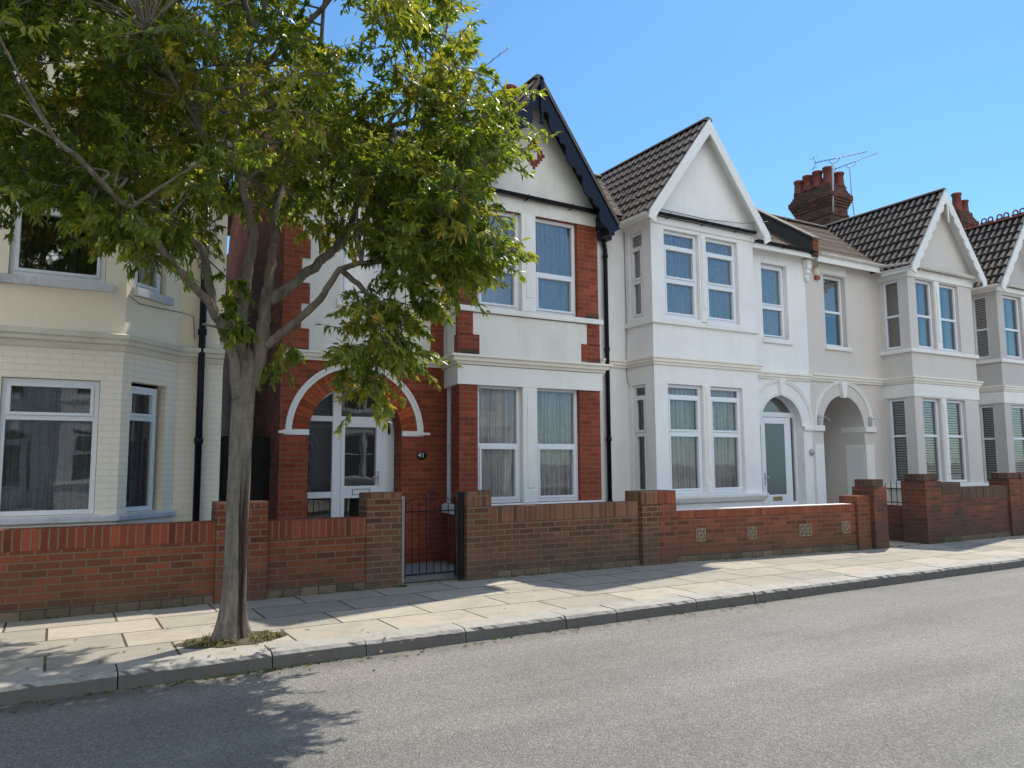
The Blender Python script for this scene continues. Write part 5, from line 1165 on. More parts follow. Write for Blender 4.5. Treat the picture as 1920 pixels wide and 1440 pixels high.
# spray centres
SPRAYS = [(1.47,6.61,8.07),(0.70,6.00,5.24),(-1.02,6.61,5.33),(1.65,7.92,7.56),(-0.01,6.17,5.08),(0.67,7.54,6.33),(1.01,6.60,8.21),(2.39,6.53,7.33),(1.50,8.68,6.62),(0.14,4.81,6.00),(0.30,6.35,4.53),(2.13,5.91,7.84),(0.46,5.34,5.22),(0.27,9.06,5.54),(2.88,6.62,4.39),(-0.41,8.01,7.28),(0.60,8.15,5.16),(0.70,8.40,5.60),(0.22,6.50,4.63),(1.88,7.51,8.06),(1.18,7.89,7.74),(-0.11,7.22,4.21),(-1.04,7.45,5.77),(3.31,8.01,5.92),(1.84,4.97,7.13),(1.61,5.79,4.72),(2.68,6.17,5.51),(0.42,8.27,4.40),(2.02,5.26,7.09),(0.28,6.45,5.73),(-0.86,6.60,5.24),(2.03,8.77,5.82),(3.42,7.41,4.60),(0.75,6.73,7.15),(-0.03,7.77,7.74),(0.08,7.82,5.52),(-0.41,6.60,6.69),(1.84,8.95,6.36),(2.15,7.19,4.30),(0.59,8.85,4.86),(-0.34,4.98,5.62),(-0.65,6.15,5.76),(3.22,8.09,5.05),(-1.38,6.86,5.57),(0.05,6.22,5.64),(1.10,6.19,4.41),(1.71,8.91,5.42),(1.64,7.35,4.89),(-0.48,8.14,7.53),(2.38,5.91,6.37),(-0.22,6.03,5.62),(-0.55,4.99,5.63),(2.06,7.45,7.52),(-0.67,7.21,7.03),(-1.46,7.99,5.70),(1.47,7.76,6.25),(3.16,6.22,4.42),(0.57,9.08,5.51),(0.50,5.28,6.59),(0.28,6.00,6.10),(0.71,5.17,6.82),(0.12,6.68,7.35),(0.08,7.64,7.82),(1.77,7.32,5.20),(1.99,6.15,4.13),(2.92,6.41,4.40),(0.26,5.79,7.35),(0.21,6.34,6.76),(1.10,8.59,6.79),(2.38,5.68,6.84),(1.36,8.95,5.16),(-0.42,7.73,6.58),(0.48,6.37,4.68),(0.47,6.00,4.74),(2.03,6.27,6.09),(2.22,7.35,5.03),(0.27,6.68,7.95),(-1.34,8.22,5.76),(-1.23,7.85,4.80),(2.13,5.72,7.27),(0.06,6.36,7.47),(1.59,8.14,6.41),(-0.37,6.48,7.00),(0.39,8.43,7.18),(2.27,8.03,5.77),(1.31,8.85,4.65),(0.19,7.59,4.95),(1.19,5.65,6.38),(0.49,5.79,6.44),(2.53,6.74,4.45),(2.53,7.89,7.18),(1.07,5.89,8.01),(2.60,6.54,4.30),(1.11,8.20,7.00),(-0.47,6.91,5.09),(1.66,6.92,4.82),(0.46,5.18,7.26),(-0.75,7.06,7.29),(0.47,6.58,6.81),(3.59,7.54,6.43),(-1.36,7.14,5.72),(1.54,7.71,6.66),(-0.19,5.40,6.07),(-0.31,6.46,5.64),(0.98,5.84,3.95),(0.47,6.81,7.68),(0.03,6.72,5.30),(-0.82,7.06,4.40),(2.61,8.47,5.43),(0.29,5.75,6.74),(1.56,6.75,6.17),(0.35,5.48,7.61),(-0.56,5.09,6.55),(2.72,7.01,6.10),(-1.15,7.29,5.16),(0.29,6.03,5.35),(1.76,6.66,4.96),(1.14,6.31,7.76),(1.81,5.95,7.28),(2.05,7.00,4.70),(1.27,8.44,4.88),(1.49,7.37,6.73),(1.99,7.82,4.37),(-0.96,7.63,4.75),(2.87,7.29,4.02),(1.15,8.71,5.77),(1.61,6.30,6.16),(-0.24,8.91,6.48),(2.38,7.04,7.41),(1.57,6.10,5.99),(1.23,6.01,7.36),(0.82,5.44,4.57),(-1.47,6.30,6.48),(1.52,8.68,5.17),(2.22,6.41,4.25),(1.95,7.58,6.03),(1.37,8.03,5.57),(1.36,7.98,5.06),(1.27,4.79,5.15),(1.82,7.83,7.74),(1.72,6.51,6.40),(1.55,7.97,6.13),(2.24,5.87,4.08),(-0.50,7.20,7.07),(2.52,6.24,4.32),(0.43,6.30,4.27),(1.44,5.60,4.25),(0.81,5.07,5.97),(-0.42,5.10,5.76),(1.90,8.24,5.33),(-0.06,8.08,6.02),(1.24,7.12,7.84),(0.00,8.03,7.16),(3.06,7.32,6.17),(0.35,8.09,6.50),(-0.94,7.35,5.23),(0.22,6.24,5.43),(-0.65,7.17,5.85),(-0.70,5.14,6.00),(2.50,8.86,6.15),(0.89,5.02,7.32),(0.39,5.12,5.62),(-0.82,6.22,4.52),(0.83,6.90,7.07),(-0.48,7.05,6.94),(1.92,8.46,4.86),(-1.11,7.78,6.37),(0.15,8.32,5.15),(1.01,5.17,6.39),(1.05,4.91,5.43),(1.67,9.06,6.22),(1.95,8.12,7.58),(-0.88,6.69,7.65),(2.28,8.99,5.76),(2.12,7.78,5.86),(3.19,7.26,5.20),(2.92,5.98,5.22),(2.22,7.61,5.43),(2.35,7.27,4.78),(1.04,7.55,8.17),(-0.22,6.16,7.41),(2.21,5.59,5.78),(1.30,7.67,5.94),(3.17,7.50,4.33),(0.12,6.94,6.78),(-0.51,8.23,7.39),(0.49,9.05,5.87),(-1.15,6.05,4.63),(-0.82,5.26,6.74),(3.02,8.02,5.80),(-0.91,7.93,6.16),(-0.81,7.24,6.23),(1.74,8.96,5.68),(0.18,5.53,4.43),(-0.46,6.35,5.69),(0.36,8.72,4.82),(2.36,7.50,7.32),(2.57,7.28,6.94),(0.18,7.15,7.77),(0.20,4.65,5.96),(2.52,6.95,4.13),(1.38,8.86,6.88),(1.62,6.59,4.19),(0.97,6.06,4.21),(3.34,7.19,5.61),(1.28,8.45,4.53),(1.22,7.68,4.68),(1.97,5.67,5.97),(1.55,7.53,7.76),(2.72,6.18,7.45),(2.09,6.56,4.50),(2.54,7.37,5.27),(3.19,7.82,7.00),(1.29,5.30,6.69),(1.64,7.03,7.86),(-0.32,7.56,6.78),(-0.30,7.24,3.94),(2.55,7.25,5.04),(0.83,7.34,7.31),(-0.91,8.22,6.13),(1.32,8.22,6.96),(1.02,5.93,4.67),(1.85,9.10,6.24),(1.03,8.41,6.09),(-0.36,6.73,7.15),(1.91,5.72,7.69),(2.70,7.96,6.88),(0.78,8.78,6.96),(2.76,6.31,5.96),(2.72,7.74,7.14),(2.05,6.19,6.72),(2.10,7.24,6.69),(-0.96,6.79,4.38),(-0.40,5.98,4.81),(-0.45,7.87,6.75),(0.53,5.80,7.77),(2.80,7.25,6.24),(2.21,7.71,4.00),(-0.49,7.55,7.31),(0.70,5.89,4.47),(0.25,8.36,4.98),(-0.78,8.17,4.56),(-0.44,5.83,4.37),(1.16,8.23,3.98),(1.92,5.02,4.97),(0.82,8.77,4.75),(0.12,5.26,5.38),(2.32,5.14,6.65),(1.48,8.45,6.60),(0.09,5.95,6.55),(1.52,9.20,5.88),(0.22,8.77,5.64),(2.64,7.37,4.71),(1.88,4.86,4.91),(0.37,7.94,5.30),(0.08,7.63,6.48),(0.18,5.84,6.23),(-0.84,6.73,5.57),(1.51,6.53,5.34),(0.36,5.89,7.85),(0.89,6.34,4.74),(-0.12,6.59,5.81),(-0.59,7.44,5.47),(2.35,6.00,7.16),(0.73,5.62,6.65),(0.91,5.68,7.45),(0.07,5.99,4.99),(1.66,5.65,6.77),(2.49,5.92,5.65),(0.54,5.97,5.41),(0.98,8.90,5.38),(-0.75,6.84,6.30),(1.88,6.21,7.64),(1.35,6.10,5.04),(0.53,7.72,7.96),(-0.92,6.89,7.19),(1.33,5.96,6.94),(-0.24,8.52,5.81),(2.41,6.66,7.56),(0.89,5.05,6.95),(0.33,7.18,5.20),(0.87,7.14,4.52),(2.65,7.89,4.14),(3.37,6.60,5.42),(2.50,6.25,7.19),(2.10,6.07,7.09),(2.36,7.05,5.09),(3.52,7.27,6.13),(0.78,5.70,5.55),(-0.57,7.02,5.72),(-1.34,6.73,5.73),(0.68,8.46,6.19),(0.80,6.64,4.96),(-0.13,7.81,4.45),(2.85,8.03,4.66),(0.90,4.73,5.69),(0.67,8.78,5.96),(-0.14,5.37,6.88),(-1.02,6.13,5.82),(-0.21,7.69,6.47),(0.50,7.89,4.12),(2.56,7.45,4.58),(1.64,5.30,6.32),(1.26,6.80,5.34),(0.13,6.45,6.87),(1.93,6.81,7.31),(-0.43,5.35,7.22),(-0.03,7.13,6.03),(1.19,8.81,5.47),(2.59,5.75,5.68),(-0.74,8.56,6.46),(2.98,6.93,6.08),(0.34,8.03,7.21),(1.68,8.81,6.06),(1.98,8.03,5.25),(3.33,7.88,4.84),(-0.36,7.80,5.56),(-1.22,7.66,5.32),(2.09,5.17,6.29),(0.47,6.56,7.12),(-0.55,7.54,6.58),(3.50,7.90,5.53),(1.09,8.57,5.32),(-1.05,6.28,7.38),(1.86,6.83,4.24),(0.97,6.52,6.66),(0.24,4.95,6.98),(0.86,8.35,7.32),(-0.64,6.68,7.68),(2.55,8.48,5.88),(2.16,6.89,6.72),(-0.22,6.86,5.78),(0.29,6.02,6.34),(1.89,7.83,7.25),(1.47,8.69,6.40),(-0.31,7.06,6.94),(1.87,8.66,7.35),(2.53,5.47,6.75),(1.72,6.35,5.05),(1.09,5.56,5.34),(2.22,5.94,5.81),(-0.38,8.26,6.37),(-0.63,8.78,5.26),(1.78,5.47,4.56),(0.66,6.54,4.11),(0.59,6.27,4.97),(-0.65,6.87,6.50),(1.67,5.77,7.39),(1.84,7.95,6.22),(0.92,7.43,8.25),(2.34,7.15,6.63),(-0.30,5.54,7.06),(2.30,7.32,4.01),(0.92,7.97,7.50),(0.91,7.76,5.36),(2.58,7.11,6.10),(1.30,7.62,5.30),(1.04,5.27,7.06),(-0.64,7.61,4.52),(-0.37,7.53,5.64),(-0.29,5.18,5.42),(2.96,7.34,6.40),(2.32,4.86,5.61),(0.32,6.11,7.22),(2.35,7.07,4.74),(3.24,5.85,4.80),(2.04,8.21,7.32),(0.74,5.52,5.36),(3.08,7.19,4.24),(-0.05,7.49,7.03),(3.19,7.73,5.69),(-0.81,7.86,5.83),(1.42,9.22,5.64),(0.75,7.21,4.27),(1.01,5.67,6.62),(-0.57,5.74,6.51),(-0.44,5.82,4.59),(0.50,8.28,5.81),(-1.21,5.83,5.77),(0.90,7.50,4.33),(2.01,8.42,7.18),(1.98,5.23,4.98),(0.81,7.47,5.25),(-0.66,7.75,6.48),(1.29,5.70,6.76),(2.13,6.37,7.12),(-0.71,5.78,4.57),(0.57,7.87,6.51),(1.95,6.81,7.69),(0.10,7.47,7.13),(-0.02,7.17,4.35),(0.40,6.18,5.64),(-0.79,7.57,5.23),(-0.54,6.41,5.06),(-1.17,8.24,5.20),(-1.36,5.96,6.11),(-0.30,5.60,5.74),(-0.48,6.93,3.96),(0.41,6.31,5.84),(-0.15,6.07,6.10),(-0.57,8.50,4.94),(-1.27,8.10,4.87),(-0.64,6.66,6.34),(-0.75,7.25,4.01),(-0.96,6.33,6.59),(-0.42,6.08,4.09),(0.31,7.32,4.98),(-0.90,7.87,4.10),(-1.17,5.98,5.41),(0.45,6.24,5.49),(-0.22,5.92,4.62),(-0.42,5.19,4.19),(0.28,7.07,5.94),(-1.03,5.90,5.26),(-0.09,5.39,5.49),(-1.09,6.92,5.58),(-0.63,6.35,3.92),(0.18,7.21,6.32),(-0.41,6.77,5.62),(-0.31,7.91,4.77),(-0.24,6.93,6.36),(0.61,7.51,4.52),(-0.48,6.12,5.31),(-0.52,8.47,5.11),(0.08,6.79,5.91),(0.06,7.66,4.42),(0.80,6.87,5.18),(0.66,7.57,5.26),(0.07,7.20,4.76),(-1.26,8.76,5.24),(-0.57,7.59,6.37),(0.14,5.55,5.77),(-0.51,7.01,6.66),(-0.87,5.02,5.09),(-1.44,7.22,6.04),(0.78,6.94,4.73),(0.08,7.72,3.93),(0.04,6.58,3.78),(-1.33,7.18,5.37),(-0.56,7.20,4.21),(-1.06,7.18,3.99),(-0.54,7.46,3.79),(-0.85,6.56,4.25),(-0.68,7.18,5.20),(-0.09,7.88,4.23),(-0.16,5.88,4.79),(-0.92,5.29,5.30),(-0.59,6.81,5.16),(-1.28,8.59,4.97),(-1.47,6.60,6.65),(-0.60,6.51,5.23),(-0.86,8.01,4.48),(-1.09,8.50,4.06),(-0.66,7.90,4.82),(-0.99,6.26,5.13),(-1.29,5.99,6.28),(-0.08,6.90,4.40),(-0.20,6.37,5.26),(0.14,6.28,5.85),(-0.86,5.40,5.89),(0.05,8.03,4.19),(-0.32,6.08,6.21),(-0.46,7.18,6.07),(-0.73,6.95,6.66),(-0.22,6.04,4.38),(-1.11,7.45,4.60),(-1.00,7.92,5.20),(-1.56,7.55,6.27),(-1.04,7.48,5.50),(0.62,6.34,5.66),(-1.35,7.41,4.97),(0.58,6.14,4.67),(-0.56,6.47,5.50),(-0.73,6.17,4.09),(0.40,7.54,4.63),(-0.90,6.05,6.36),(0.58,6.62,4.57),(-1.39,6.92,5.98),(-0.19,7.39,6.34),(0.47,6.53,5.53),(0.47,6.55,3.92),(-0.80,6.51,6.61),(-1.20,7.43,6.13),(-1.02,6.54,4.97),(-1.08,6.46,4.39),(-0.37,6.80,5.18),(-1.17,8.07,5.08),(-0.82,6.60,3.62),(-0.54,7.75,4.45),(-1.15,7.81,4.99),(-0.50,6.30,6.41),(0.31,7.27,4.75),(-1.00,7.72,5.94),(-0.63,8.32,5.51),(-1.05,7.57,4.06),(-0.26,8.46,4.83),(-0.53,6.72,4.15),(-1.01,6.14,4.56),(-0.69,8.18,5.80),(-0.23,7.01,5.51),(-0.75,5.87,4.22),(-0.32,7.61,5.32),(-1.16,5.65,6.28),(-1.11,7.55,5.98),(-0.53,5.96,3.72),(-0.38,7.87,5.10),(-1.05,7.52,3.72),(-1.59,8.02,6.15),(-0.25,8.29,5.70),(-1.17,7.41,4.98),(-0.91,8.51,4.47),(-0.09,7.29,4.58),(-1.07,5.48,5.68),(-1.11,8.39,4.76),(-0.65,6.85,4.41),(0.09,8.05,5.73),(-1.23,5.22,5.97),(-1.52,7.15,6.43),(-0.33,7.58,4.92),(-0.55,5.88,4.78),(0.63,6.72,5.32),(-0.69,7.66,4.84),(-1.19,8.23,4.07),(-1.34,6.77,5.41),(-0.02,7.58,6.06),(0.65,8.41,5.31),(1.58,9.16,4.65),(0.17,9.08,5.00),(0.44,9.17,5.35),(2.50,8.28,4.92),(1.31,8.91,5.65),(2.29,8.41,5.79),(2.42,9.09,5.45),(2.07,8.19,4.69),(1.65,8.45,5.83),(2.85,8.60,5.06),(1.49,8.61,4.52),(1.00,9.26,5.12),(0.97,8.47,4.23),(2.37,8.68,4.54),(2.60,8.60,4.79),(0.67,8.63,5.69),(0.84,9.23,5.06),(0.90,8.59,4.61),(2.58,8.19,5.16),(1.51,8.29,5.48),(2.65,8.67,5.42),(1.95,9.16,5.01),(0.21,8.63,5.32),(1.90,8.81,4.74),(0.62,9.02,5.34),(2.66,8.47,5.02),(0.70,8.47,4.67),(2.15,8.99,4.84),(0.83,8.35,5.44),(1.16,8.95,5.24),(2.23,8.26,4.56),(2.14,8.88,5.66),(1.14,8.49,4.31),(2.38,8.38,4.24),(0.40,9.21,5.07),(2.46,8.29,5.57),(1.78,8.53,4.48),(0.64,8.84,4.04),(1.21,9.11,5.46),(1.94,9.16,4.81),(1.24,8.31,4.69),(0.28,9.05,4.46),(2.09,9.09,5.34),(0.86,8.88,4.09),(1.19,9.26,4.32),(2.77,9.01,5.11),(2.38,9.30,4.71),(3.01,8.35,5.24),(2.78,8.36,5.17),(2.09,9.05,5.06),(0.94,8.75,4.00),(2.34,8.69,5.70),(0.66,8.97,4.68),(0.31,8.44,5.30),(3.65,6.38,4.65),(2.97,6.86,4.79),(3.61,6.53,5.25),(3.45,7.01,5.35),(2.99,7.04,5.38),(2.96,5.97,4.42),(3.51,7.11,5.10),(3.00,7.05,4.52),(3.68,7.15,4.90),(3.03,6.99,4.95),(3.19,7.67,4.49),(3.01,7.47,4.81),(2.79,7.52,4.37),(3.20,5.85,4.35),(3.37,6.90,4.62),(3.35,7.39,4.23),(2.84,6.48,5.76),(2.66,5.69,4.98),(3.27,6.87,4.88),(3.34,6.10,4.89),(3.16,6.85,5.50),(3.30,7.56,5.14),(3.08,6.69,5.17),(2.56,7.18,4.72),(3.22,6.93,5.17),(3.35,6.50,4.39),(3.09,6.35,4.57),(2.78,6.26,3.94),(3.50,6.76,4.73),(2.94,6.58,4.67),(2.56,7.13,5.32),(3.16,6.73,4.72),(2.91,5.78,4.40),(3.19,6.92,4.57),(3.06,6.69,3.71),(3.25,6.56,4.94),(3.36,6.44,4.60),(2.49,7.23,4.29),(3.05,6.06,4.95),(2.62,6.70,5.43),(3.39,7.31,4.77),(2.99,6.83,4.61),(2.62,6.79,4.13),(3.12,7.16,4.83),(3.32,6.20,4.60),(3.08,7.32,4.08),(2.62,5.79,3.40),(2.81,5.54,3.44),(2.58,6.08,3.42),(2.97,6.19,3.97),(2.90,5.87,4.00),(2.68,5.68,3.92),(2.57,5.53,3.65),(2.76,5.54,3.69),(3.07,5.78,3.47),(2.61,5.47,3.81),(3.20,6.28,3.39),(2.57,5.92,3.71),(2.79,6.12,3.83),(2.68,5.83,3.81),(2.98,6.17,3.29),(2.98,5.99,3.65),(3.16,5.92,3.36),(2.46,5.79,3.54),(2.92,5.73,3.61),(2.97,5.79,3.33),(3.28,6.04,3.57),(2.84,6.32,3.51),(2.96,6.00,3.91),(2.70,6.00,3.63),(2.70,5.95,3.44),(3.24,6.34,3.61),(3.01,6.30,3.48),(2.76,6.05,3.29),(2.85,5.85,3.77),(3.44,6.16,3.57),(2.77,6.12,3.49),(2.62,6.16,3.85),(3.14,6.31,3.90),(3.10,6.22,3.70),(2.77,6.61,3.69),(2.79,6.94,3.85),(2.46,6.54,4.05),(2.52,6.37,3.94),(2.52,6.44,3.73),(2.88,7.05,3.59),(3.07,6.71,3.89),(2.65,6.31,3.66),(2.58,6.92,3.94),(2.64,6.74,3.74),(2.61,6.75,3.55),(3.25,6.87,3.92),(2.70,5.97,4.05),(2.70,6.18,4.07),(2.25,6.48,3.74),(2.94,6.68,3.46),(2.70,6.67,2.75),(2.43,6.45,2.71),(2.79,6.89,2.61),(2.36,6.84,3.07),(2.30,6.77,2.49),(2.81,6.40,3.02),(2.56,6.74,3.01),(2.30,6.43,2.99),(2.76,6.83,2.95),(2.20,6.46,2.62),(2.70,6.70,2.56),(2.63,6.82,2.67),(2.93,6.63,3.22),(2.50,6.61,2.78),(2.57,6.88,2.33),(2.24,6.71,2.66),(2.76,6.68,3.27),(2.79,6.66,3.03),(2.46,6.74,2.24),(2.34,6.64,3.05),(0.16,6.07,3.54),(0.14,6.25,3.54),(-0.04,6.11,3.71),(0.83,6.24,3.76),(-0.26,6.48,3.74),(0.31,6.11,3.34),(0.37,6.35,3.82),(0.12,6.19,3.75),(0.18,6.49,3.83),(0.38,6.05,3.86),(-0.03,6.15,3.48),(-0.34,6.38,3.51),(0.71,6.41,3.49),(-0.40,6.15,3.66),(0.45,6.57,3.49),(0.59,6.67,3.41),(0.73,6.57,3.40),(0.49,6.38,3.42),(0.56,6.66,3.62),(1.26,6.82,2.78),(1.21,6.82,3.18),(1.29,7.04,2.93),(1.33,7.15,3.11),(1.27,6.83,2.76),(1.77,7.23,2.65),(1.70,7.38,2.52),(1.77,7.18,2.69)]
sprays = list(SPRAYS)
# thin branches to every spray, then leaf whorls around it
lv_pos = []; lv_dir = []; lv_tone = []
for si, c in enumerate(sprays):
    C = np.array(c); d2 = ((SKP-C)**2).sum(1)+np.where(SKP[:, 2] > C[2]+.3, .5, 0); j = int(np.argmin(d2)); s0 = Vector(SKP[j]); e0 = Vector(c)
    mid = (s0+e0)/2+Vector((rr.gauss(0, .1), rr.gauss(0, .1), rr.uniform(.0, .2))); L = (e0-s0).length
    P = smooth_path([s0, mid, e0], 5); r0 = min(SKR[j]*.7, .012+.008*L)
    bm_.tube(P, [r0+(.004-r0)*i/(len(P)-1) for i in range(len(P))], 6, cap=False)
    tone = rr.random(); nt = rr.randint(8, 13); out = (C-np.array([1.4, 7.1, 4.6])); out /= np.linalg.norm(out)+1e-6
    small = C[2] < 3.2 and C[0] < 2
    for t in range(nt if not small else 5):
        v_ = RN.normal(size=3)*np.array([.18, .18, .14])*(.5 if small else 1)+out*.08
        tip = C+v_; a0 = np.array(P[rr.randint(len(P)-3, len(P)-1)])
        md = (a0+tip)/2+RN.normal(size=3)*.02+np.array([0, 0, .03])
        bm_.tube([a0, md, tip], [.0035, .003, .002], 4, cap=False)
        dirv = tip-a0; dirv /= np.linalg.norm(dirv)+1e-6; dirv = dirv*.8+np.array([0, 0, -.25])+out*.3
        nl = rr.randint(20, 28); tn = tone*.6+rr.random()*.4
        for k in range(nl):
            f = k/nl; b_ = tip-(tip-md)*f*1.1
            ld = dirv*(.35+.5*(1-f))+RN.normal(size=3)*.55+np.array([0, 0, -.22]); ld /= np.linalg.norm(ld)
            lv_pos.append(b_+RN.normal(size=3)*.008); lv_dir.append(ld); lv_tone.append(tn)
bm_.v = [(x-1.38, y-7.13, z-.1) for x, y, z in bm_.v]
bo = bm_.build('branches', bark, None); bo.parent = tree
LP = np.array(lv_pos); LD = np.array(lv_dir); T_ = np.array(lv_tone); n = len(LP)
upv = np.tile([0, 0, 1.], (n, 1))+RN.normal(size=(n, 3))*.55
sd = np.cross(LD, upv); sd /= np.linalg.norm(sd, axis=1)[:, None]+1e-9; nr = np.cross(sd, LD)
Ls = RN.uniform(.05, .108, n)[:, None]; Ws = RN.uniform(.011, .019, n)[:, None]; dr_ = RN.uniform(.05, .35, n)[:, None]
b0 = LP; m1 = LP+LD*Ls*.45-nr*Ls*dr_*.12; tip = LP+LD*Ls-nr*Ls*dr_
l1 = m1+sd*Ws+nr*Ws*.35; r1 = m1-sd*Ws+nr*Ws*.35
VV = np.stack([b0, l1, m1, r1, tip], 1).reshape(-1, 3)-np.array([1.38, 7.13, .1])
idx = (np.arange(n)*5)[:, None]
FF = np.concatenate([idx+np.array([0, 2, 1]), idx+np.array([1, 2, 4]), idx+np.array([0, 3, 2]), idx+np.array([2, 3, 4])], 1).reshape(-1)
me = bpy.data.meshes.new('foliage'); me.vertices.add(n*5); me.vertices.foreach_set('co', VV.astype(np.float32).reshape(-1))
nf_ = n*4; me.loops.add(nf_*3); me.loops.foreach_set('vertex_index', FF.astype(np.int32)); me.polygons.add(nf_); me.polygons.foreach_set('loop_start', np.arange(nf_, dtype=np.int32)*3)
me.update(calc_edges=True)
at_ = me.attributes.new('tone', 'FLOAT', 'POINT'); at_.data.foreach_set('value', np.repeat(T_*.75+RN.rand(n)*.25, 5).astype(np.float32))
s = NT('leaf'); at = s.n('Attribute'); at.attribute_name = 'tone'
big = s.noise(s.objc(), 1.3, 3)
f = s.math('ADD', s.math('MULTIPLY', at.outputs['Fac'], .75), s.math('MULTIPLY', big, .45))
col = s.ramp(f, (.2, (.013, .036, .008)), (.5, (.036, .078, .012)), (.72, (.12, .165, .02)), (.84, (.26, .26, .026)), (.96, (.36, .22, .03)))
tcol = s.ramp(f, (.2, (.2, .38, .02)), (.5, (.5, .64, .03)), (.72, (.7, .72, .04)), (.94, (.85, .6, .06)))
pb = s.n('BsdfPrincipled'); s.set(pb, 'Base Color', col); s.set(pb, 'Roughness', .42); s.set(pb, 'Specular IOR Level', .5)
tl = s.n('BsdfTranslucent'); s.set(tl, 'Color', tcol)
mx = s.n('MixShader'); s.set(mx, 0, .33); s.set(mx, 1, pb.outputs[0]); s.set(mx, 2, tl.outputs[0]); s.t.links.new(mx.outputs[0], s.out.inputs['Surface'])
me.materials.append(s.m)
fo = bpy.data.objects.new('crown', me); COL.objects.link(fo); fo.parent = tree
print('leaves', n, 'sprays', len(sprays))

# tree pit, dry grass, kerbside weeds
pit = MB(); Nn = 24
pit.poly([(1.38+(.42+.05*math.sin(k*2.3))*math.cos(2*PI*k/Nn)*1.05, 7.12+(.27+.03*math.sin(k*3.1))*math.sin(2*PI*k/Nn), .126) for k in range(Nn)])
o = pit.build('tree_pit_soil', ground_m); o['kind'] = 'structure'
s = NT('dry_grass'); at = s.n('ObjectInfo'); g = s.geo()
gm = s.bsdf(s.ramp(s.noise(g, 14, 3), (.35, (.09, .11, .025)), (.55, (.24, .2, .07)), (.7, (.33, .27, .13))), .8)
def grass(name, pts, h, label, n=14, mat=gm, w=.004):
    V = []; F = []
    for (x, y, z) in pts:
        for k in range(n):
            a_ = rr.uniform(0, 2*PI); l = h*rr.uniform(.4, 1); px, py = x+rr.gauss(0, .02), y+rr.gauss(0, .02); dx_, dy_ = math.cos(a_)*l*rr.uniform(.3, .9), math.sin(a_)*l*rr.uniform(.3, .9); i = len(V)
            sx, sy = -math.sin(a_)*w, math.cos(a_)*w
            V += [(px-sx, py-sy, z), (px+sx, py+sy, z), (px+dx_*.5+sx, py+dy_*.5+sy, z+l*.6), (px+dx_*.5-sx, py+dy_*.5-sy, z+l*.6), (px+dx_, py+dy_, z+l*rr.uniform(.4, .85))]
            F += [(i, i+1, i+2, i+3), (i+3, i+2, i+4)]
    me = bpy.data.meshes.new(name); me.from_pydata(V, [], F); me.materials.append(mat); o = bpy.data.objects.new(name, me); COL.objects.link(o)
    tag(o, label, 'weeds', kind='stuff'); return o
pts = []
for k in range(46):
    a_ = rr.uniform(0, 2*PI); r_ = rr.uniform(.16, .38); pts.append((1.38+r_*math.cos(a_)*1.05, 7.1+r_*.62*math.sin(a_), .12))
grass('dry_grass', pts, .075, 'dry straggly grass round the foot of the street tree', 16)
s = NT('weed_green'); wm = s.bsdf(s.ramp(s.noise(s.geo(), 9, 3), (.35, (.03, .07, .012)), (.65, (.13, .17, .03))), .7)
pts = [(x_, 6.425+rr.gauss(0, .012), 0) for x_ in [rr.gauss(1.3, .5) for _ in range(60)]+[rr.uniform(-.8, 8) for _ in range(45)]]
grass('kerb_weeds', pts, .02, 'tiny weeds growing along the foot of the kerb', 10, wm, .006)
pts = [(x_, wy(x_)-.035, .12) for x_ in [rr.uniform(-1, 16) for _ in range(160)]]+[(3.74+rr.gauss(0, .03), 9.05, .12) for _ in range(14)]
grass('wall_weeds', pts, .035, 'weeds and moss along the foot of the garden walls', 8, wm, .005)
s = NT('leaf_litter'); lm = s.bsdf((.2, .13, .05), .8)
pts = [(rr.uniform(-1, 7), 6.38-abs(rr.gauss(0, .08)), .004) for _ in range(90)]+[(1.2+rr.gauss(0, .9), 6.95+rr.gauss(0, .5), .125) for _ in range(40)]
V = []; F = []
for x_, y_, z_ in pts:
    a_ = rr.uniform(0, 6.3); l = rr.uniform(.02, .045); i = len(V); c_, s_ = math.cos(a_)*l, math.sin(a_)*l
    V += [(x_-c_, y_-s_, z_), (x_+s_*.3, y_-c_*.3, z_+.006), (x_+c_, y_+s_, z_+.004), (x_-s_*.3, y_+c_*.3, z_+.008)]; F.append((i, i+1, i+2, i+3))
me = bpy.data.meshes.new('fallen_leaves'); me.from_pydata(V, [], F); me.materials.append(lm); o = bpy.data.objects.new('fallen_leaves', me); COL.objects.link(o); tag(o, 'small fallen leaves lying in the gutter and on the pavement', 'leaves', kind='stuff')

# ------------------------------------------------------------------ light, sky, camera
S = Vector((.59, .315, 1.0)).normalized(); el = math.asin(S.z); az = math.atan2(S.x, S.y)
wd = bpy.data.worlds.new('World'); scene.world = wd; wd.use_nodes = True; t = wd.node_tree; t.nodes.clear()
sk = t.nodes.new('ShaderNodeTexSky'); sk.sky_type = 'NISHITA'; sk.sun_disc = False; sk.sun_elevation = el; sk.sun_rotation = az; sk.altitude = 20; sk.air_density = 1.; sk.dust_density = .3; sk.ozone_density = 1.3
bg = t.nodes.new('ShaderNodeBackground'); bg.inputs['Strength'].default_value = .15; ow = t.nodes.new('ShaderNodeOutputWorld')
def wn(kind, **kw):
    q = t.nodes.new('ShaderNode'+kind)
    for k, v in kw.items(): setattr(q, k, v)
    return q
tn = wn('Mix', data_type='RGBA', blend_type='MULTIPLY'); tn.inputs[0].default_value = 1; tn.inputs[7].default_value = (.62, .98, 1.18, 1); t.links.new(sk.outputs[0], tn.inputs[6])
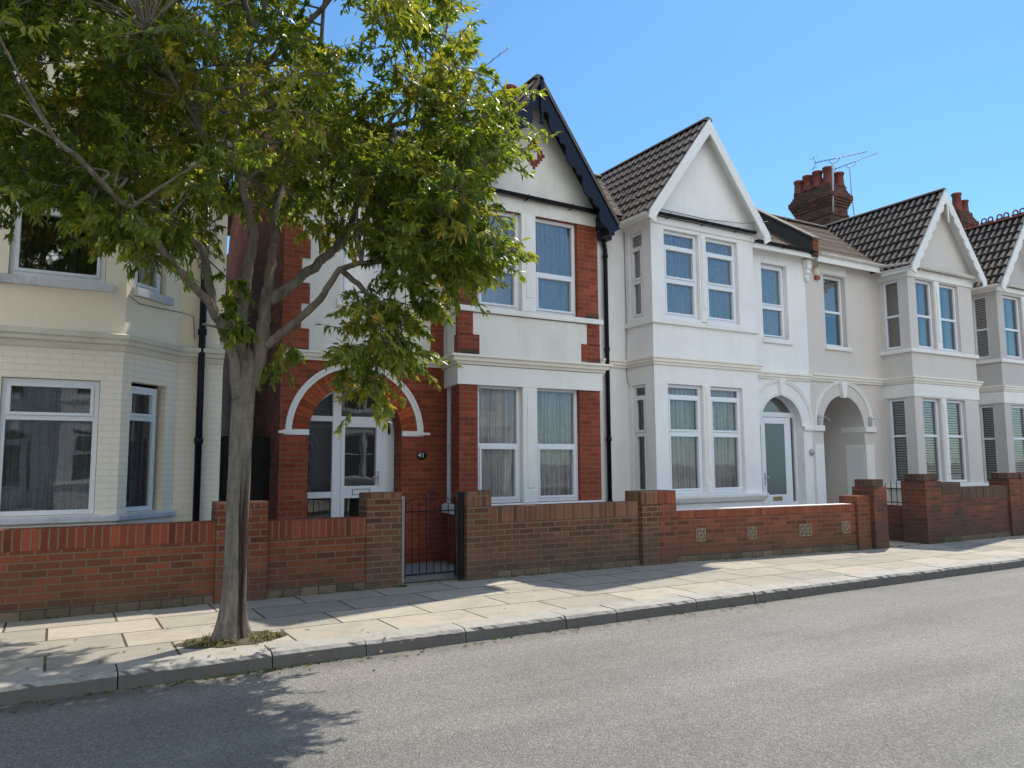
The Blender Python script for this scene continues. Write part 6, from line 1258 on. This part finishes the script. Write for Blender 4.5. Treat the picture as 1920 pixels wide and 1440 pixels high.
# bright cloud patch added behind the camera to light the shaded house fronts
tc = wn('TexCoord'); dt = wn('VectorMath', operation='DOT_PRODUCT'); cd = Vector((-.3, -.87, .42)).normalized(); dt.inputs[1].default_value = cd; t.links.new(tc.outputs['Generated'], dt.inputs[0])
mr = wn('MapRange', interpolation_type='SMOOTHSTEP'); mr.inputs[1].default_value = .62; mr.inputs[2].default_value = .86; t.links.new(dt.outputs['Value'], mr.inputs[0])
nz = wn('TexNoise'); nz.inputs['Scale'].default_value = 3.2; nz.inputs['Detail'].default_value = 7; nz.inputs['Roughness'].default_value = .6; t.links.new(tc.outputs['Generated'], nz.inputs['Vector'])
r2 = wn('MapRange', interpolation_type='SMOOTHSTEP'); r2.inputs[1].default_value = .38; r2.inputs[2].default_value = .56; t.links.new(nz.outputs['Fac'], r2.inputs[0])
mm = wn('Math', operation='MULTIPLY'); t.links.new(mr.outputs[0], mm.inputs[0]); t.links.new(r2.outputs[0], mm.inputs[1])
cl_ = wn('Mix', data_type='RGBA'); t.links.new(mm.outputs[0], cl_.inputs[0]); t.links.new(tn.outputs[2], cl_.inputs[6]); cl_.inputs[7].default_value = (14.0, 14.2, 14.4, 1)
t.links.new(cl_.outputs[2], bg.inputs['Color']); t.links.new(bg.outputs[0], ow.inputs['Surface'])
sl = bpy.data.lights.new('sun', 'SUN'); sl.energy = 5.; sl.angle = R(.55); sl.color = (1., .93, .82)
so = bpy.data.objects.new('sun', sl); COL.objects.link(so); so.rotation_euler = S.to_track_quat('Z', 'Y').to_euler(); so.location = (10, 5, 30)
cam = bpy.data.cameras.new('camera'); co = bpy.data.objects.new('camera', cam); COL.objects.link(co); scene.camera = co
cam.sensor_width = 36; cam.lens = 36*1451/1920; cam.clip_end = 3000; cam.clip_start = .05
yw, pt, rl_ = R(30.42), R(5.96), R(-.371)
Fv = Vector((math.sin(yw)*math.cos(pt), math.cos(yw)*math.cos(pt), math.sin(pt))); Rt = Vector((math.cos(yw), -math.sin(yw), 0)); Uv = Rt.cross(Fv)
R2 = Rt*math.cos(rl_)+Uv*math.sin(rl_); U2 = -Rt*math.sin(rl_)+Uv*math.cos(rl_)
from mathutils import Matrix
mt = Matrix((R2, U2, -Fv)).transposed().to_4x4(); mt.translation = (0, 0, 1.6); co.matrix_world = mt
scene.view_settings.view_transform = 'Standard'; scene.view_settings.look = 'None'; scene.view_settings.exposure = 0; scene.view_settings.gamma = 1
scene.cycles.use_adaptive_sampling = True; scene.cycles.adaptive_threshold = .03; scene.cycles.max_bounces = 6; scene.cycles.diffuse_bounces = 3; scene.cycles.glossy_bounces = 3; scene.cycles.transmission_bounces = 3; scene.cycles.transparent_max_bounces = 10
for o_ in scene.objects:
    if 'wo' in o_: del o_['wo']
